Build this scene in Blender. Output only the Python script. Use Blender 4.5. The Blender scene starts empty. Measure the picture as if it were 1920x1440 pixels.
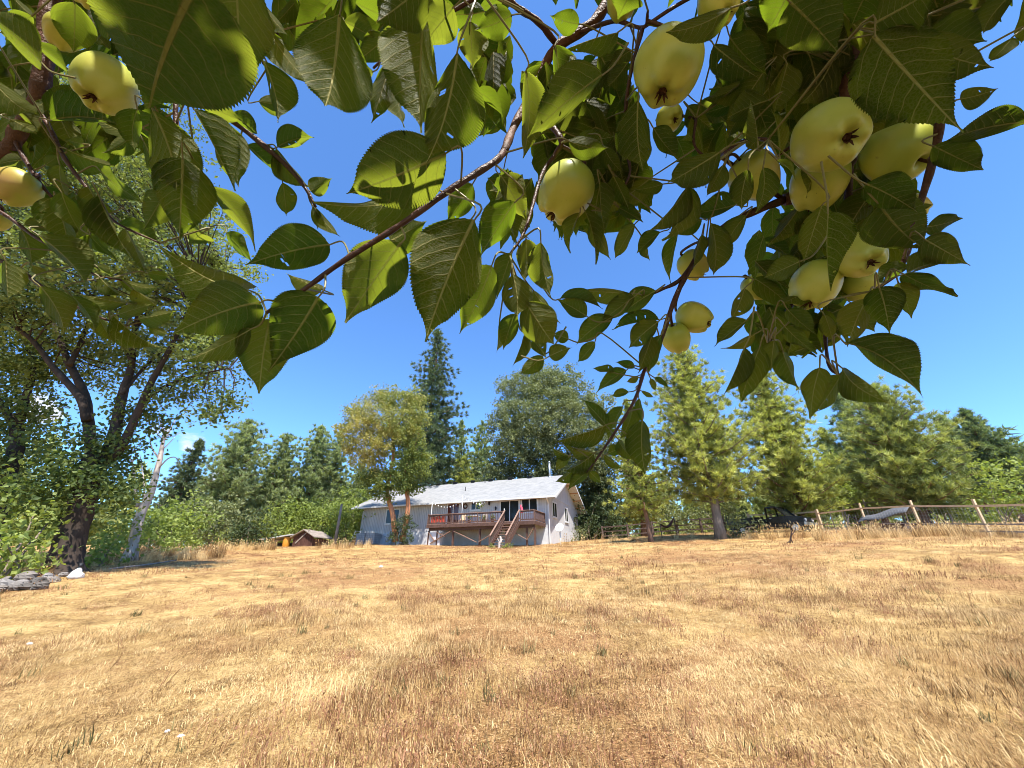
import bpy, math, random
import numpy as np
from mathutils import Vector, Matrix, Euler

random.seed(7)
RNG = np.random.default_rng(11)
SC = bpy.context.scene
COL = SC.collection
rad = math.radians

# ------------------------------------------------------------------ camera, sky, sun, exposure
FPX = 720.0                      # focal length in photograph pixels (1920 wide)
PITCH = rad(25.0)
CAM = np.array([0.0, 0.0, 1.5])
cR = np.array([1.0, 0, 0])
cF = np.array([0, math.cos(PITCH), math.sin(PITCH)])
cU = np.array([0, -math.sin(PITCH), math.cos(PITCH)])
cam = bpy.data.objects.new('camera', bpy.data.cameras.new('camera'))
COL.objects.link(cam)
cam.location = CAM
cam.rotation_euler = (rad(90) + PITCH, 0, 0)
cam.data.sensor_width = 36.0
cam.data.lens = 36.0 * FPX / 1920.0
cam.data.clip_start = 0.02
cam.data.clip_end = 3000
SC.camera = cam

SUN_EL = rad(63)
SUN_AZ = rad(-18)                # from straight behind the camera, positive towards the left
SUN_DIR = np.array([-math.sin(SUN_AZ) * math.cos(SUN_EL), -math.cos(SUN_AZ) * math.cos(SUN_EL), math.sin(SUN_EL)])
sl = bpy.data.lights.new('sun', 'SUN')
sl.energy = 3.9
sl.angle = rad(0.53)
sl.color = (1.0, 0.955, 0.88)
so = bpy.data.objects.new('sun', sl)
COL.objects.link(so)
so.location = (0, 0, 60)
so.rotation_euler = Vector(-SUN_DIR).to_track_quat('-Z', 'Y').to_euler()

SC.view_settings.view_transform = 'Standard'
SC.view_settings.look = 'None'
SC.view_settings.exposure = 1.38
SC.view_settings.gamma = 1.0
SC.view_settings.use_curve_mapping = False
SC.cycles.filter_width = 0.9
SC.cycles.max_bounces = 7
SC.cycles.diffuse_bounces = 4
SC.cycles.glossy_bounces = 2
SC.cycles.transmission_bounces = 5
SC.cycles.transparent_max_bounces = 6
SC.cycles.caustics_reflective = False
SC.cycles.caustics_refractive = False
SC.cycles.sample_clamp_indirect = 6.0


class NT:
    """small helper to wire shader nodes"""
    def __init__(s, tree):
        s.t = tree
        s.n = tree.nodes
        s.l = tree.links
    def new(s, typ, **kw):
        n = s.n.new(typ)
        for k, v in kw.items():
            setattr(n, k, v)
        return n
    def put(s, sock, v):
        if hasattr(v, 'is_linked') or isinstance(v, bpy.types.NodeSocket):
            s.l.new(v, sock)
        elif v is not None:
            sock.default_value = v
    def math(s, op, a, b=None, c=None, clamp=False):
        n = s.new('ShaderNodeMath', operation=op)
        n.use_clamp = clamp
        s.put(n.inputs[0], a)
        if b is not None: s.put(n.inputs[1], b)
        if c is not None: s.put(n.inputs[2], c)
        return n.outputs[0]
    def vmath(s, op, a, b=None):
        n = s.new('ShaderNodeVectorMath', operation=op)
        s.put(n.inputs[0], a)
        if b is not None: s.put(n.inputs[1], b)
        return n.outputs['Value'] if op in ('DOT_PRODUCT', 'LENGTH') else n.outputs[0]
    def mix(s, f, a, b, blend='MIX'):
        n = s.new('ShaderNodeMix', data_type='RGBA', blend_type=blend)
        s.put(n.inputs[0], f)
        s.put(n.inputs[6], a)
        s.put(n.inputs[7], b)
        return n.outputs[2]
    def step(s, v, lo, hi, a=0.0, b=1.0):
        n = s.new('ShaderNodeMapRange', interpolation_type='SMOOTHSTEP')
        s.put(n.inputs[0], v); s.put(n.inputs[1], lo); s.put(n.inputs[2], hi); s.put(n.inputs[3], a); s.put(n.inputs[4], b)
        return n.outputs[0]
    def noise(s, vec, scale, detail=3.0, rough=0.55, dist=0.0):
        n = s.new('ShaderNodeTexNoise')
        if vec is not None: s.l.new(vec, n.inputs['Vector'])
        n.inputs['Scale'].default_value = scale
        n.inputs['Detail'].default_value = detail
        n.inputs['Roughness'].default_value = rough
        n.inputs['Distortion'].default_value = dist
        return n.outputs['Fac']
    def ramp(s, f, stops):
        n = s.new('ShaderNodeValToRGB')
        s.put(n.inputs[0], f)
        e = n.color_ramp.elements
        while len(e) < len(stops): e.new(0.5)
        for i, (p, c) in enumerate(stops):
            e[i].position = p
            e[i].color = (*c, 1)
        return n.outputs[0]
    def attr(s, name):
        n = s.new('ShaderNodeAttribute', attribute_name=name)
        return n.outputs['Fac']


def scaled(nt, vec, sx, sy, sz):
    n = nt.new('ShaderNodeMapping')
    nt.l.new(vec, n.inputs[0])
    n.inputs['Scale'].default_value = (sx, sy, sz)
    return n.outputs[0]


world = bpy.data.worlds.new('World')
SC.world = world
world.use_nodes = True
w = NT(world.node_tree)
w.n.clear()
sky = w.new('ShaderNodeTexSky', sky_type='NISHITA')
sky.sun_disc = False
sky.sun_elevation = SUN_EL
sky.sun_rotation = math.pi + SUN_AZ
sky.altitude = 900
sky.air_density = 1.0
sky.dust_density = 0.05
sky.ozone_density = 2.8
tc = w.new('ShaderNodeTexCoord')


def pray(px, py):
    d = cF + cR * (px - 960) / FPX + cU * (720 - py) / FPX
    return d / np.linalg.norm(d)


cloudn = w.noise(scaled(w, tc.outputs['Generated'], 1, 1, 2.6), 9.0, 6.0, 0.6)
cmask = None
for (px, py, rr) in [(362, 822, 0.022), (300, 806, 0.016), (75, 762, 0.022), (405, 900, 0.012), (1690, 925, 0.02)]:
    d = pray(px, py)
    dt = w.vmath('DOT_PRODUCT', tc.outputs['Generated'], tuple(d))
    m = w.step(dt, math.cos(rr * 1.9), 1.0, 0.0, 1.0)
    cmask = m if cmask is None else w.math('MAXIMUM', cmask, m)
cl = w.step(w.math('ADD', cmask, w.math('MULTIPLY', w.math('SUBTRACT', cloudn, 0.5), 3.0)), 0.55, 1.1)
cl = w.math('MULTIPLY', cl, w.step(cmask, 0.0, 0.25))
skyt = w.mix(1.0, sky.outputs[0], (0.72, 1.04, 1.36, 1), 'MULTIPLY')
skycol = w.mix(w.math('MULTIPLY', cl, 0.85), skyt, (4.6, 4.7, 4.9, 1))
bg = w.new('ShaderNodeBackground')
bg.inputs['Strength'].default_value = 0.098
w.l.new(skycol, bg.inputs['Color'])
wo = w.new('ShaderNodeOutputWorld')
w.l.new(bg.outputs[0], wo.inputs[0])

# ------------------------------------------------------------------ placing helpers

def P(px, py, z):
    """point seen at photograph pixel (px,py) at depth z along the camera axis"""
    return CAM + z * (cF + cR * (px - 960) / FPX + cU * (720 - py) / FPX)

def proj(p):
    d = np.asarray(p) - CAM
    z = d @ cF
    return 960 + FPX * (d @ cR) / z, 720 - FPX * (d @ cU) / z, z

def PY(px, py, Y):
    """point seen at photograph pixel (px,py) on the upright plane y = Y"""
    d = cF + cR * (px - 960) / FPX + cU * (720 - py) / FPX
    return CAM + d * (Y / d[1])

def smin(a, b, k):
    h = np.clip(0.5 + 0.5 * (b - a) / k, 0, 1)
    return b * (1 - h) + a * h - k * h * (1 - h)

def ground(x, y):
    x = np.asarray(x, float); y = np.asarray(y, float)
    xs = smin(x, np.full_like(x, 30.0), 12.0)
    sp = np.where(xs > -20, np.log1p(np.exp(np.clip(xs / 3.0, -30, 30))) * 3.0 - 2.08, -2.08)
    ys = smin(y, np.full_like(y, 40.0), 12.0)
    z = 0.0806 * ys + 0.0600 * sp + 0.115
    z = z + 0.045 * np.sin(x * 0.9 + 0.6 * y) * np.sin(0.7 * y - 0.3 * x) * np.clip(np.hypot(x, y) / 8, 0, 1)
    z = z + 0.10 * np.sin(x * 0.27 + 1.0) * np.sin(y * 0.31 + 0.5)* np.clip(np.hypot(x, y) / 14, 0, 1)
    z = z - 0.035 * np.clip(np.hypot(x, y) - 62, 0, 400)
    return z

def gz(x, y):
    return float(ground(x, y))

def at(px, r, py=1010):
    """ground point in the direction of a photograph column (taken near row py) at horizontal range r"""
    d = cF + cR * (px - 960) / FPX + cU * (720 - py) / FPX
    h = math.hypot(d[0], d[1])
    x, y = d[0] / h * r, d[1] / h * r
    return np.array([x, y, gz(x, y)])

def height_for(base, px, py):
    """height above base so that the point on the vertical through base is seen on row py"""
    lo, hi = 0.0, 60.0
    for _ in range(50):
        m = (lo + hi) / 2
        if proj(base + np.array([0, 0, m]))[1] > py: lo = m
        else: hi = m
    return lo

# ------------------------------------------------------------------ object helpers
ORG = {}

def tag(o, label=None, cat=None, group=None, kind=None):
    if label: o['label'] = label
    if cat: o['category'] = cat
    if group: o['group'] = group
    if kind: o['kind'] = kind
    return o

def thing(name, loc, label, cat, group=None):
    o = bpy.data.objects.new(name, None)
    o.empty_display_size = 0.2
    COL.objects.link(o)
    o.location = tuple(float(v) for v in loc)
    ORG[o.name] = np.array(loc, float)
    return tag(o, label, cat, group)

def mesh_np(name, verts, faces, mats=None, mi=None, smooth=False, attrs=None, uv=None):
    """faces: (n,3) or (n,4) array"""
    me = bpy.data.meshes.new(name)
    verts = np.ascontiguousarray(verts, np.float32)
    faces = np.ascontiguousarray(faces, np.int32)
    k = faces.shape[1]
    me.vertices.add(len(verts)); me.vertices.foreach_set('co', verts.ravel())
    me.loops.add(faces.size); me.loops.foreach_set('vertex_index', faces.ravel())
    me.polygons.add(len(faces))
    me.polygons.foreach_set('loop_start', np.arange(0, faces.size, k, dtype=np.int32))
    if mi is not None: me.polygons.foreach_set('material_index', np.asarray(mi, np.int32))
    me.polygons.foreach_set('use_smooth', np.full(len(faces), smooth, dtype=bool))
    if attrs:
        for an, av in attrs.items():
            a = me.attributes.new(an, 'FLOAT', 'POINT')
            a.data.foreach_set('value', np.ascontiguousarray(av, np.float32))
    if uv is not None:
        l = me.uv_layers.new(name='UVMap')
        l.data.foreach_set('uv', np.ascontiguousarray(uv[faces.ravel()], np.float32).ravel())
    for m in (mats or []): me.materials.append(m)
    me.update(calc_edges=True)
    return me

def link(name, me, parent=None):
    o = bpy.data.objects.new(name, me)
    COL.objects.link(o)
    if parent is not None:
        o.parent = parent
        ORG[o.name] = ORG[parent.name]
    else:
        ORG[o.name] = np.zeros(3)
    return o

def unit(v):
    v = np.asarray(v, float)
    return v / (np.linalg.norm(v) + 1e-12)

class MB:
    """collects simple shapes in world coordinates and links them as one mesh"""
    def __init__(s):
        s.v = []; s.f = []; s.m = []; s.sm = []
    def face(s, pts, m=0):
        i = len(s.v); s.v += [tuple(map(float, p)) for p in pts]
        s.f.append(tuple(range(i, i + len(pts)))); s.m.append(m); s.sm.append(False)
    def hexa(s, c, m=0):
        """8 corners: 0-3 bottom ring, 4-7 top ring"""
        i = len(s.v); s.v += [tuple(map(float, p)) for p in c]
        for q in ((3, 2, 1, 0), (4, 5, 6, 7), (0, 1, 5, 4), (1, 2, 6, 5), (2, 3, 7, 6), (3, 0, 4, 7)):
            s.f.append(tuple(i + k for k in q)); s.m.append(m); s.sm.append(False)
    def obox(s, o, u, v, wv, m=0):
        """box from corner o along vectors u, v, w"""
        o, u, v, wv = (np.asarray(t, float) for t in (o, u, v, wv))
        s.hexa([o, o + u, o + u + v, o + v, o + wv, o + u + wv, o + u + v + wv, o + v + wv], m)
    def beam(s, a, b, wd, ht, up=(0, 0, 1), m=0):
        a = np.asarray(a, float); b = np.asarray(b, float)
        d = unit(b - a); up = np.asarray(up, float)
        side = np.cross(d, up)
        if np.linalg.norm(side) < 1e-4: side = np.cross(d, (1, 0, 0))
        side = unit(side); u2 = unit(np.cross(side, d))
        o = a - side * wd / 2 - u2 * ht / 2
        s.obox(o, b - a, side * wd, u2 * ht, m)
    def tube(s, pts, rads, n=8, m=0, cap=True, jit=0.0):
        pts = [np.asarray(p, float) for p in pts]
        if not hasattr(rads, '__len__'): rads = [rads] * len(pts)
        i0 = len(s.v)
        ref = None
        for k, p in enumerate(pts):
            a = pts[max(0, k - 1)]; b = pts[min(len(pts) - 1, k + 1)]
            d = unit(b - a)
            if ref is None:
                ref = np.cross(d, (0.31, 0.77, 0.55)); ref = unit(ref)
            ref = unit(ref - d * (ref @ d))
            q = np.cross(d, ref)
            for j in range(n):
                t = 2 * math.pi * j / n
                rr = rads[k] * (1 + (random.uniform(-jit, jit) if jit else 0))
                s.v.append(tuple(p + rr * (ref * math.cos(t) + q * math.sin(t))))
        for k in range(len(pts) - 1):
            for j in range(n):
                a = i0 + k * n + j; b = i0 + k * n + (j + 1) % n
                s.f.append((a, b, b + n, a + n)); s.m.append(m); s.sm.append(True)
        if cap:
            s.f.append(tuple(i0 + j for j in reversed(range(n)))); s.m.append(m); s.sm.append(False)
            e = i0 + (len(pts) - 1) * n
            s.f.append(tuple(e + j for j in range(n))); s.m.append(m); s.sm.append(False)
    def cyl(s, a, b, r, n=14, m=0, r2=None):
        s.tube([a, b], [r, r if r2 is None else r2], n, m)
    def build(s, name, mats, parent=None, kind=None):
        off = ORG[parent.name] if parent is not None else np.zeros(3)
        me = bpy.data.meshes.new(name)
        me.from_pydata([tuple(np.asarray(p) - off) for p in s.v], [], s.f)
        if not isinstance(mats, (list, tuple)): mats = [mats]
        for m in mats: me.materials.append(m)
        me.polygons.foreach_set('material_index', s.m)
        me.polygons.foreach_set('use_smooth', s.sm)
        me.update()
        o = link(name, me, parent)
        if kind: o['kind'] = kind
        return o

def smooth_path(pts, sub=5):
    """Catmull-Rom through the points"""
    pts = [np.asarray(p, float) for p in pts]
    if len(pts) < 3:
        return [pts[0] + (pts[-1] - pts[0]) * t for t in np.linspace(0, 1, sub + 1)]
    out = []
    q = [2 * pts[0] - pts[1]] + pts + [2 * pts[-1] - pts[-2]]
    for i in range(1, len(q) - 2):
        for t in np.linspace(0, 1, sub, endpoint=False):
            a, b, c, d = q[i - 1], q[i], q[i + 1], q[i + 2]
            out.append(0.5 * ((2 * b) + (-a + c) * t + (2 * a - 5 * b + 4 * c - d) * t * t + (-a + 3 * b - 3 * c + d) * t ** 3))
    out.append(pts[-1])
    return out

# ------------------------------------------------------------------ materials

def new_mat(name):
    m = bpy.data.materials.new(name)
    m.use_nodes = True
    nt = NT(m.node_tree)
    bs = nt.n['Principled BSDF']
    return m, nt, bs, nt.n['Material Output']

def simple_mat(name, col, rough=0.6, spec=0.3, metal=0.0, var=0.25, scale=6.0, bump=0.0, stretch=(1, 1, 1), dark=None):
    m, nt, bs, out = new_mat(name)
    tcn = nt.new('ShaderNodeTexCoord')
    v = scaled(nt, tcn.outputs['Object'], *stretch)
    nz = nt.noise(v, scale, 5.0, 0.65)
    c2 = dark or tuple(c * (1 - var) for c in col)
    c1 = tuple(min(1, c * (1 + var * 0.5)) for c in col)
    nt.l.new(nt.ramp(nz, [(0.3, c2), (0.7, c1)]), bs.inputs['Base Color'])
    bs.inputs['Roughness'].default_value = rough
    bs.inputs['Specular IOR Level'].default_value = spec
    bs.inputs['Metallic'].default_value = metal
    if bump:
        b = nt.new('ShaderNodeBump')
        b.inputs['Strength'].default_value = bump
        b.inputs['Distance'].default_value = 0.02
        nt.l.new(nz, b.inputs['Height'])
        nt.l.new(b.outputs[0], bs.inputs['Normal'])
    return m

def foliage_mat(name, base, alt, transl=0.35, tcol=None, rough=0.55, spec=0.25):
    """leaf mass material: colour runs between base and alt with the per-clump attribute 'tint'"""
    m, nt, bs, out = new_mat(name)
    t = nt.attr('tint')
    c = nt.mix(t, (*base, 1), (*alt, 1))
    nt.l.new(c, bs.inputs['Base Color'])
    bs.inputs['Roughness'].default_value = rough
    bs.inputs['Specular IOR Level'].default_value = spec
    tr = nt.new('ShaderNodeBsdfTranslucent')
    k = tcol or (1.25, 1.3, 0.55)
    tm = nt.mix(1.0, c, (*k, 1), 'MULTIPLY')
    nt.l.new(tm, tr.inputs['Color'])
    mx = nt.new('ShaderNodeMixShader')
    mx.inputs[0].default_value = transl
    nt.l.new(bs.outputs[0], mx.inputs[1]); nt.l.new(tr.outputs[0], mx.inputs[2])
    nt.l.new(mx.outputs[0], out.inputs['Surface'])
    return m

def straw_mat(name, stops, var=0.5, transl=0.25):
    """dry grass blades: colour by world-space patches plus a random shift per tuft"""
    m, nt, bs, out = new_mat(name)
    g = nt.new('ShaderNodeNewGeometry')
    n1 = nt.noise(g.outputs['Position'], 0.55, 4.0, 0.6)
    oi = nt.new('ShaderNodeObjectInfo')
    f = nt.math('ADD', nt.math('MULTIPLY', n1, 0.9), nt.math('MULTIPLY', nt.math('SUBTRACT', oi.outputs['Random'], 0.5), var))
    bl = nt.attr('blade')
    f = nt.math('ADD', f, nt.math('MULTIPLY', nt.math('SUBTRACT', bl, 0.5), 0.35))
    c = nt.ramp(f, stops)
    nt.l.new(c, bs.inputs['Base Color'])
    bs.inputs['Roughness'].default_value = 0.6
    bs.inputs['Specular IOR Level'].default_value = 0.25
    tr = nt.new('ShaderNodeBsdfTranslucent')
    nt.l.new(c, tr.inputs['Color'])
    mx = nt.new('ShaderNodeMixShader')
    mx.inputs[0].default_value = transl
    nt.l.new(bs.outputs[0], mx.inputs[1]); nt.l.new(tr.outputs[0], mx.inputs[2])
    nt.l.new(mx.outputs[0], out.inputs['Surface'])
    return m

# ================================================================== FIELD
def field_material():
    m, nt, bs, out = new_mat('dry_field')
    g = nt.new('ShaderNodeNewGeometry')
    pos = g.outputs['Position']
    big = nt.noise(pos, 0.20, 5.0, 0.62, 0.5)
    mid = nt.noise(pos, 0.9, 6.0, 0.68, 0.6)
    st1 = nt.noise(scaled(nt, pos, 1.0, 0.45, 1), 13.0, 6.0, 0.75, 1.6)
    st2 = nt.noise(scaled(nt, pos, 0.5, 1.0, 1), 34.0, 5.0, 0.75, 2.0)
    fine = nt.noise(pos, 110.0, 3.0, 0.75)
    a = nt.math('ADD', nt.math('MULTIPLY', mid, 0.5), nt.math('MULTIPLY', st1, 0.5))
    straw = nt.ramp(a, [(0.36, (0.136, 0.068, 0.022)), (0.45, (0.304, 0.173, 0.058)), (0.54, (0.560, 0.357, 0.131)), (0.66, (0.800, 0.579, 0.253))])
    red = nt.ramp(st2, [(0.36, (0.144, 0.058, 0.022)), (0.62, (0.500, 0.260, 0.102))])
    c = nt.mix(nt.step(big, 0.47, 0.60, 0.0, 0.9), straw, red)
    f2 = nt.math('ADD', nt.math('MULTIPLY', st2, 0.5), nt.math('MULTIPLY', fine, 0.5))
    c = nt.mix(nt.step(f2, 0.40, 0.50, 0.92, 0.0), c, (0.060, 0.031, 0.011, 1))
    c = nt.mix(nt.step(f2, 0.53, 0.62, 0.0, 0.7), c, (0.900, 0.714, 0.363, 1))
    nt.l.new(c, bs.inputs['Base Color'])
    bs.inputs['Roughness'].default_value = 0.9
    bs.inputs['Specular IOR Level'].default_value = 0.1
    b = nt.new('ShaderNodeBump')
    b.inputs['Strength'].default_value = 0.9
    b.inputs['Distance'].default_value = 0.05
    nt.l.new(nt.math('ADD', nt.math('MULTIPLY', st1, 0.8), nt.math('MULTIPLY', f2, 0.6)), b.inputs['Height'])
    nt.l.new(b.outputs[0], bs.inputs['Normal'])
    return m

M_FIELD = field_material()
def axis_pts(lim, near, fine, coarse):
    a = [0.0]
    while a[-1] < lim:
        a.append(a[-1] + (fine if a[-1] < near else coarse * (1 + (a[-1] - near) / 60)))
    return np.array(sorted(set([-v for v in a] + a)))
gx = axis_pts(900, 24, 0.35, 1.2); gy = axis_pts(900, 48, 0.35, 1.4)
gy = gy[gy > -60]
X, Y = np.meshgrid(gx, gy)
Zg = ground(X, Y)
nx = len(gx)
idx = np.arange(X.size).reshape(X.shape)
fq = np.stack([idx[:-1, :-1], idx[:-1, 1:], idx[1:, 1:], idx[1:, :-1]], -1).reshape(-1, 4)
field = link('field', mesh_np('field', np.stack([X, Y, Zg], -1).reshape(-1, 3), fq, [M_FIELD], smooth=True))
tag(field, 'sloping dry summer field of cropped straw coloured grass', None, None, 'structure')

# ---- grass tufts (instanced; nobody could count it)
STRAW = [(0.2, (0.136, 0.068, 0.024)), (0.34, (0.328, 0.186, 0.069)), (0.50, (0.600, 0.386, 0.156)), (0.70, (0.840, 0.627, 0.312))]
PALE = [(0.2, (0.224, 0.123, 0.046)), (0.4, (0.540, 0.347, 0.144)), (0.68, (0.840, 0.637, 0.321))]
M_STRAW = straw_mat('straw', STRAW, 0.7)
M_PALE = straw_mat('pale_straw', PALE, 0.5)
M_BROWN = straw_mat('brown_weed', [(0.2, (0.20, 0.085, 0.04)), (0.5, (0.37, 0.18, 0.09)), (0.8, (0.54, 0.32, 0.17))])
M_GREENW = straw_mat('green_weed', [(0.2, (0.09, 0.085, 0.03)), (0.5, (0.20, 0.165, 0.06)), (0.8, (0.42, 0.33, 0.14))])

def tuft(n, spread, h, wdt, lean, flat=0.0, seed=0, heads=False, comb=None):
    r = np.random.default_rng(seed)
    V = []; Fc = []; B = []
    for i in range(n):
        a = r.uniform(0, 2 * math.pi); rr = spread * math.sqrt(r.uniform())
        b = np.array([rr * math.cos(a), rr * math.sin(a), -0.01])
        la = r.uniform(0, 2 * math.pi)
        if comb is not None: la = r.normal(0, comb)
        hh = h * r.uniform(0.45, 1.15)
        ln = lean * r.uniform(0.2, 1.3) + (r.uniform(0.5, 1.3) if r.uniform() < flat else 0)
        d = np.array([math.cos(la), math.sin(la), 0])
        sd = np.array([-d[1], d[0], 0])
        if r.uniform() < 0.5: sd = unit(sd + 0.8 * d)
        m = b + d * hh * 0.45 * math.sin(ln * 0.6) + np.array([0, 0, hh * 0.5 * math.cos(ln * 0.6)])
        t = m + d * hh * 0.5 * math.sin(ln * 1.15) + np.array([0, 0, hh * 0.5 * math.cos(min(1.5, ln * 1.15))])
        ww = wdt * r.uniform(0.6, 1.3)
        k = len(V)
        V += [b - sd * ww / 2, b + sd * ww / 2, m + sd * ww * 0.42, m - sd * ww * 0.42, t]
        Fc += [(k, k + 1, k + 2), (k, k + 2, k + 3), (k + 3, k + 2, k + 4)]
        bv = r.uniform(); B += [bv] * 5
        if heads and r.uniform() < 0.55:
            up = unit(t - m)
            k = len(V); L = hh * 0.16; q = ww * 1.7
            V += [t - up * L * 0.3, t + sd * q + up * L * 0.2, t + up * L, t - sd * q + up * L * 0.2]
            Fc += [(k, k + 1, k + 2), (k, k + 2, k + 3)]
            B += [min(1, bv + .3)] * 4
    return np.array(V), np.array(Fc), np.array(B)

tc_col = bpy.data.collections.new('grass_tufts')     # source meshes of the instanced grass, not in the scene itself
specs = [
    (56, 0.17, 0.060, 0.0044, 1.0, 0.6, M_STRAW, False),     # 0 short matted
    (52, 0.15, 0.085, 0.0034, 0.8, 0.45, M_STRAW, False),     # 1 upright
    (40, 0.14, 0.135, 0.0029, 0.65, 0.28, M_STRAW, False),     # 2 taller
    (26, 0.14, 0.10, 0.0038, 0.8, 0.2, M_BROWN, True),       # 3 brown weed
    (16, 0.09, 0.13, 0.0075, 0.7, 0.2, M_GREENW, False),     # 4 greenish weed
    (32, 0.32, 0.075, 0.012, 0.8, 0.4, M_STRAW, False),       # 5 far coarse short
    (28, 0.30, 0.12, 0.009, 0.65, 0.25, M_STRAW, False),     # 6 far coarse upright
    (24, 0.28, 0.11, 0.010, 0.7, 0.1, M_BROWN, False),       # 7 far brown
    (26, 0.24, 0.75, 0.013, 0.3, 0.05, M_STRAW, True),       # 8 far tall stand
    (60, 0.20, 0.11, 0.0036, 1.2, 0.6, M_PALE, False, 1.1),   # 9 combed flat mat
    (34, 0.34, 0.12, 0.010, 1.2, 0.6, M_PALE, False, 1.0),     # 10 far combed mat
    (9, 0.06, 0.26, 0.0036, 0.45, 0.0, M_BROWN, False),          # 11 thin brown sprig
    (26, 0.07, 0.16, 0.0085, 0.8, 0.0, M_GREENW, False),        # 12 olive weed
]
for i, (n, sp, h, wd, ln, fl, mt, hd, *cb_) in enumerate(specs):
    v, f_, b_ = tuft(n, sp, h, wd, ln, fl, 100 + i, hd, cb_[0] if cb_ else None)
    o = bpy.data.objects.new('tuft_%02d' % i, mesh_np('tuft', v, f_, [mt], attrs={'blade': b_}))
    tc_col.objects.link(o)

def vnoise(x, y, s, seed):
    """cheap smooth value noise"""
    r = np.random.default_rng(seed)
    tab = r.uniform(0, 1, (256, 256))
    x = x * s + 1000.3; y = y * s + 1000.7
    xi = np.floor(x).astype(int); yi = np.floor(y).astype(int)
    fx = x - xi; fy = y - yi
    fx = fx * fx * (3 - 2 * fx); fy = fy * fy * (3 - 2 * fy)
    t = lambda a, b: tab[a % 256, b % 256]
    return (t(xi, yi) * (1 - fx) + t(xi + 1, yi) * fx) * (1 - fy) + (t(xi, yi + 1) * (1 - fx) + t(xi + 1, yi + 1) * fx) * fy

def scatter(r0, r1, dens, amax=64):
    a0 = rad(amax)
    n = int(a0 * (r1 * r1 - r0 * r0) * dens)
    a = RNG.uniform(-a0, a0, n); r = np.sqrt(RNG.uniform(r0 * r0, r1 * r1, n))
    return r * np.sin(a), r * np.cos(a), r

gxs, gys, gis, gsc, gro = [], [], [], [], []
def add_tufts(x, y, ids, sc, tilt=0.12):
    n = len(x)
    gxs.append(x); gys.append(y); gis.append(ids); gsc.append(sc)
    gro.append(np.stack([RNG.normal(0, tilt, n), RNG.normal(0, tilt, n), RNG.uniform(0, 6.28, n)], -1))

def gpix(px, py):
    """where the line of sight through a photograph pixel meets the field"""
    d = cF + cR * (px - 960) / FPX + cU * (720 - py) / FPX
    h = math.hypot(d[0], d[1])
    for r_ in np.arange(2.0, 60, 0.04):
        p = CAM + d * r_ / h
        if p[2] < gz(p[0], p[1]): break
    return p[:2]
TRACKS = [[gpix(*q) for q in t_] for t_ in (
    [(600, 1062), (640, 1085), (700, 1130), (735, 1190), (715, 1245), (600, 1290), (470, 1330)],
    [(1150, 1110), (1400, 1190), (1580, 1270), (1760, 1350), (1960, 1420)],
    [(1180, 1180), (1380, 1280), (1560, 1350), (1800, 1480)],
    [(0, 1140), (200, 1115), (380, 1095), (560, 1078)])]
def track_dist(x, y):
    best = np.full(len(x), 99.0)
    for t_ in TRACKS:
        for a_, b_ in zip(t_[:-1], t_[1:]):
            d = b_ - a_; L2 = d @ d + 1e-9
            t = np.clip(((x - a_[0]) * d[0] + (y - a_[1]) * d[1]) / L2, 0, 1)
            best = np.minimum(best, np.hypot(x - a_[0] - t * d[0], y - a_[1] - t * d[1]))
    return best
for (r0, r1, dens) in [(1.9, 5.5, 140), (5.5, 10, 80), (10, 18, 32)]:
    x, y, r = scatter(r0, r1, dens)
    u = RNG.uniform(0, 1, len(x))
    tall = vnoise(x, y, 0.45, 1) * 0.6 + vnoise(x, y, 1.3, 2) * 0.4 + np.clip((x + 1.0) * 0.02, -0.10, 0.08)
    brown = vnoise(x, y, 0.33, 5) * 0.7 + vnoise(x, y, 1.1, 6) * 0.3
    bare = vnoise(x, y, 0.8, 9) * 0.6 + vnoise(x, y, 2.2, 10) * 0.4
    ids = np.where(tall > 0.62, np.where(u < 0.45, 2, 1), np.where(tall > 0.47, np.where(u < 0.6, 1, 0), np.where(u < 0.88, 0, 1)))
    ids = np.where((brown > 0.56) & (u > 0.5), 3, ids)
    ids = np.where(RNG.uniform(0, 1, len(x)) < 0.012, 4, ids)
    td = track_dist(x, y)
    mat = (vnoise(x, y, 0.55, 31) * 0.5 + vnoise(x, y, 1.9, 32) * 0.5 > 0.53) | (td < 0.35)
    ids = np.where(mat & (RNG.uniform(0, 1, len(x)) < 0.45), 9, ids)
    keep = ((bare < 0.52) | (RNG.uniform(0, 1, len(x)) < 0.35)) & ((td > 0.35) | (ids == 9) | (ids == 0))
    sc = RNG.uniform(0.65, 1.25, len(x)) * (0.75 + 0.5 * np.clip(tall, 0, 1))
    add_tufts(x[keep], y[keep], ids[keep], sc[keep])
    ang_ = (vnoise(x, y, 0.5, 41) * 9.0 + vnoise(x, y, 1.4, 42) * 3.0)
    g_ = gro[-1]; g_[:, 2] = np.where(ids[keep] == 9, ang_[keep] + RNG.normal(0, .3, keep.sum()), g_[:, 2])
x, y, r = scatter(18, 46, 7.5)
u = RNG.uniform(0, 1, len(x))
tall = vnoise(x, y, 0.22, 21) * 0.6 + vnoise(x, y, 0.9, 22) * 0.4 + np.clip((x - 4) * 0.012, -0.1, 0.14)
ids = np.where(tall > 0.58, 6, 5)
ids = np.where((vnoise(x, y, 0.3, 25) > 0.58) & (u > 0.45), 7, ids)
td = track_dist(x, y)
mat = (vnoise(x, y, 0.35, 31) * 0.5 + vnoise(x, y, 1.1, 32) * 0.5 > 0.50) | (td < 0.6)
ids = np.where(mat & (RNG.uniform(0, 1, len(x)) < 0.45), 10, ids)
add_tufts(x, y, ids, RNG.uniform(0.6, 1.15, len(x)))
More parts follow.
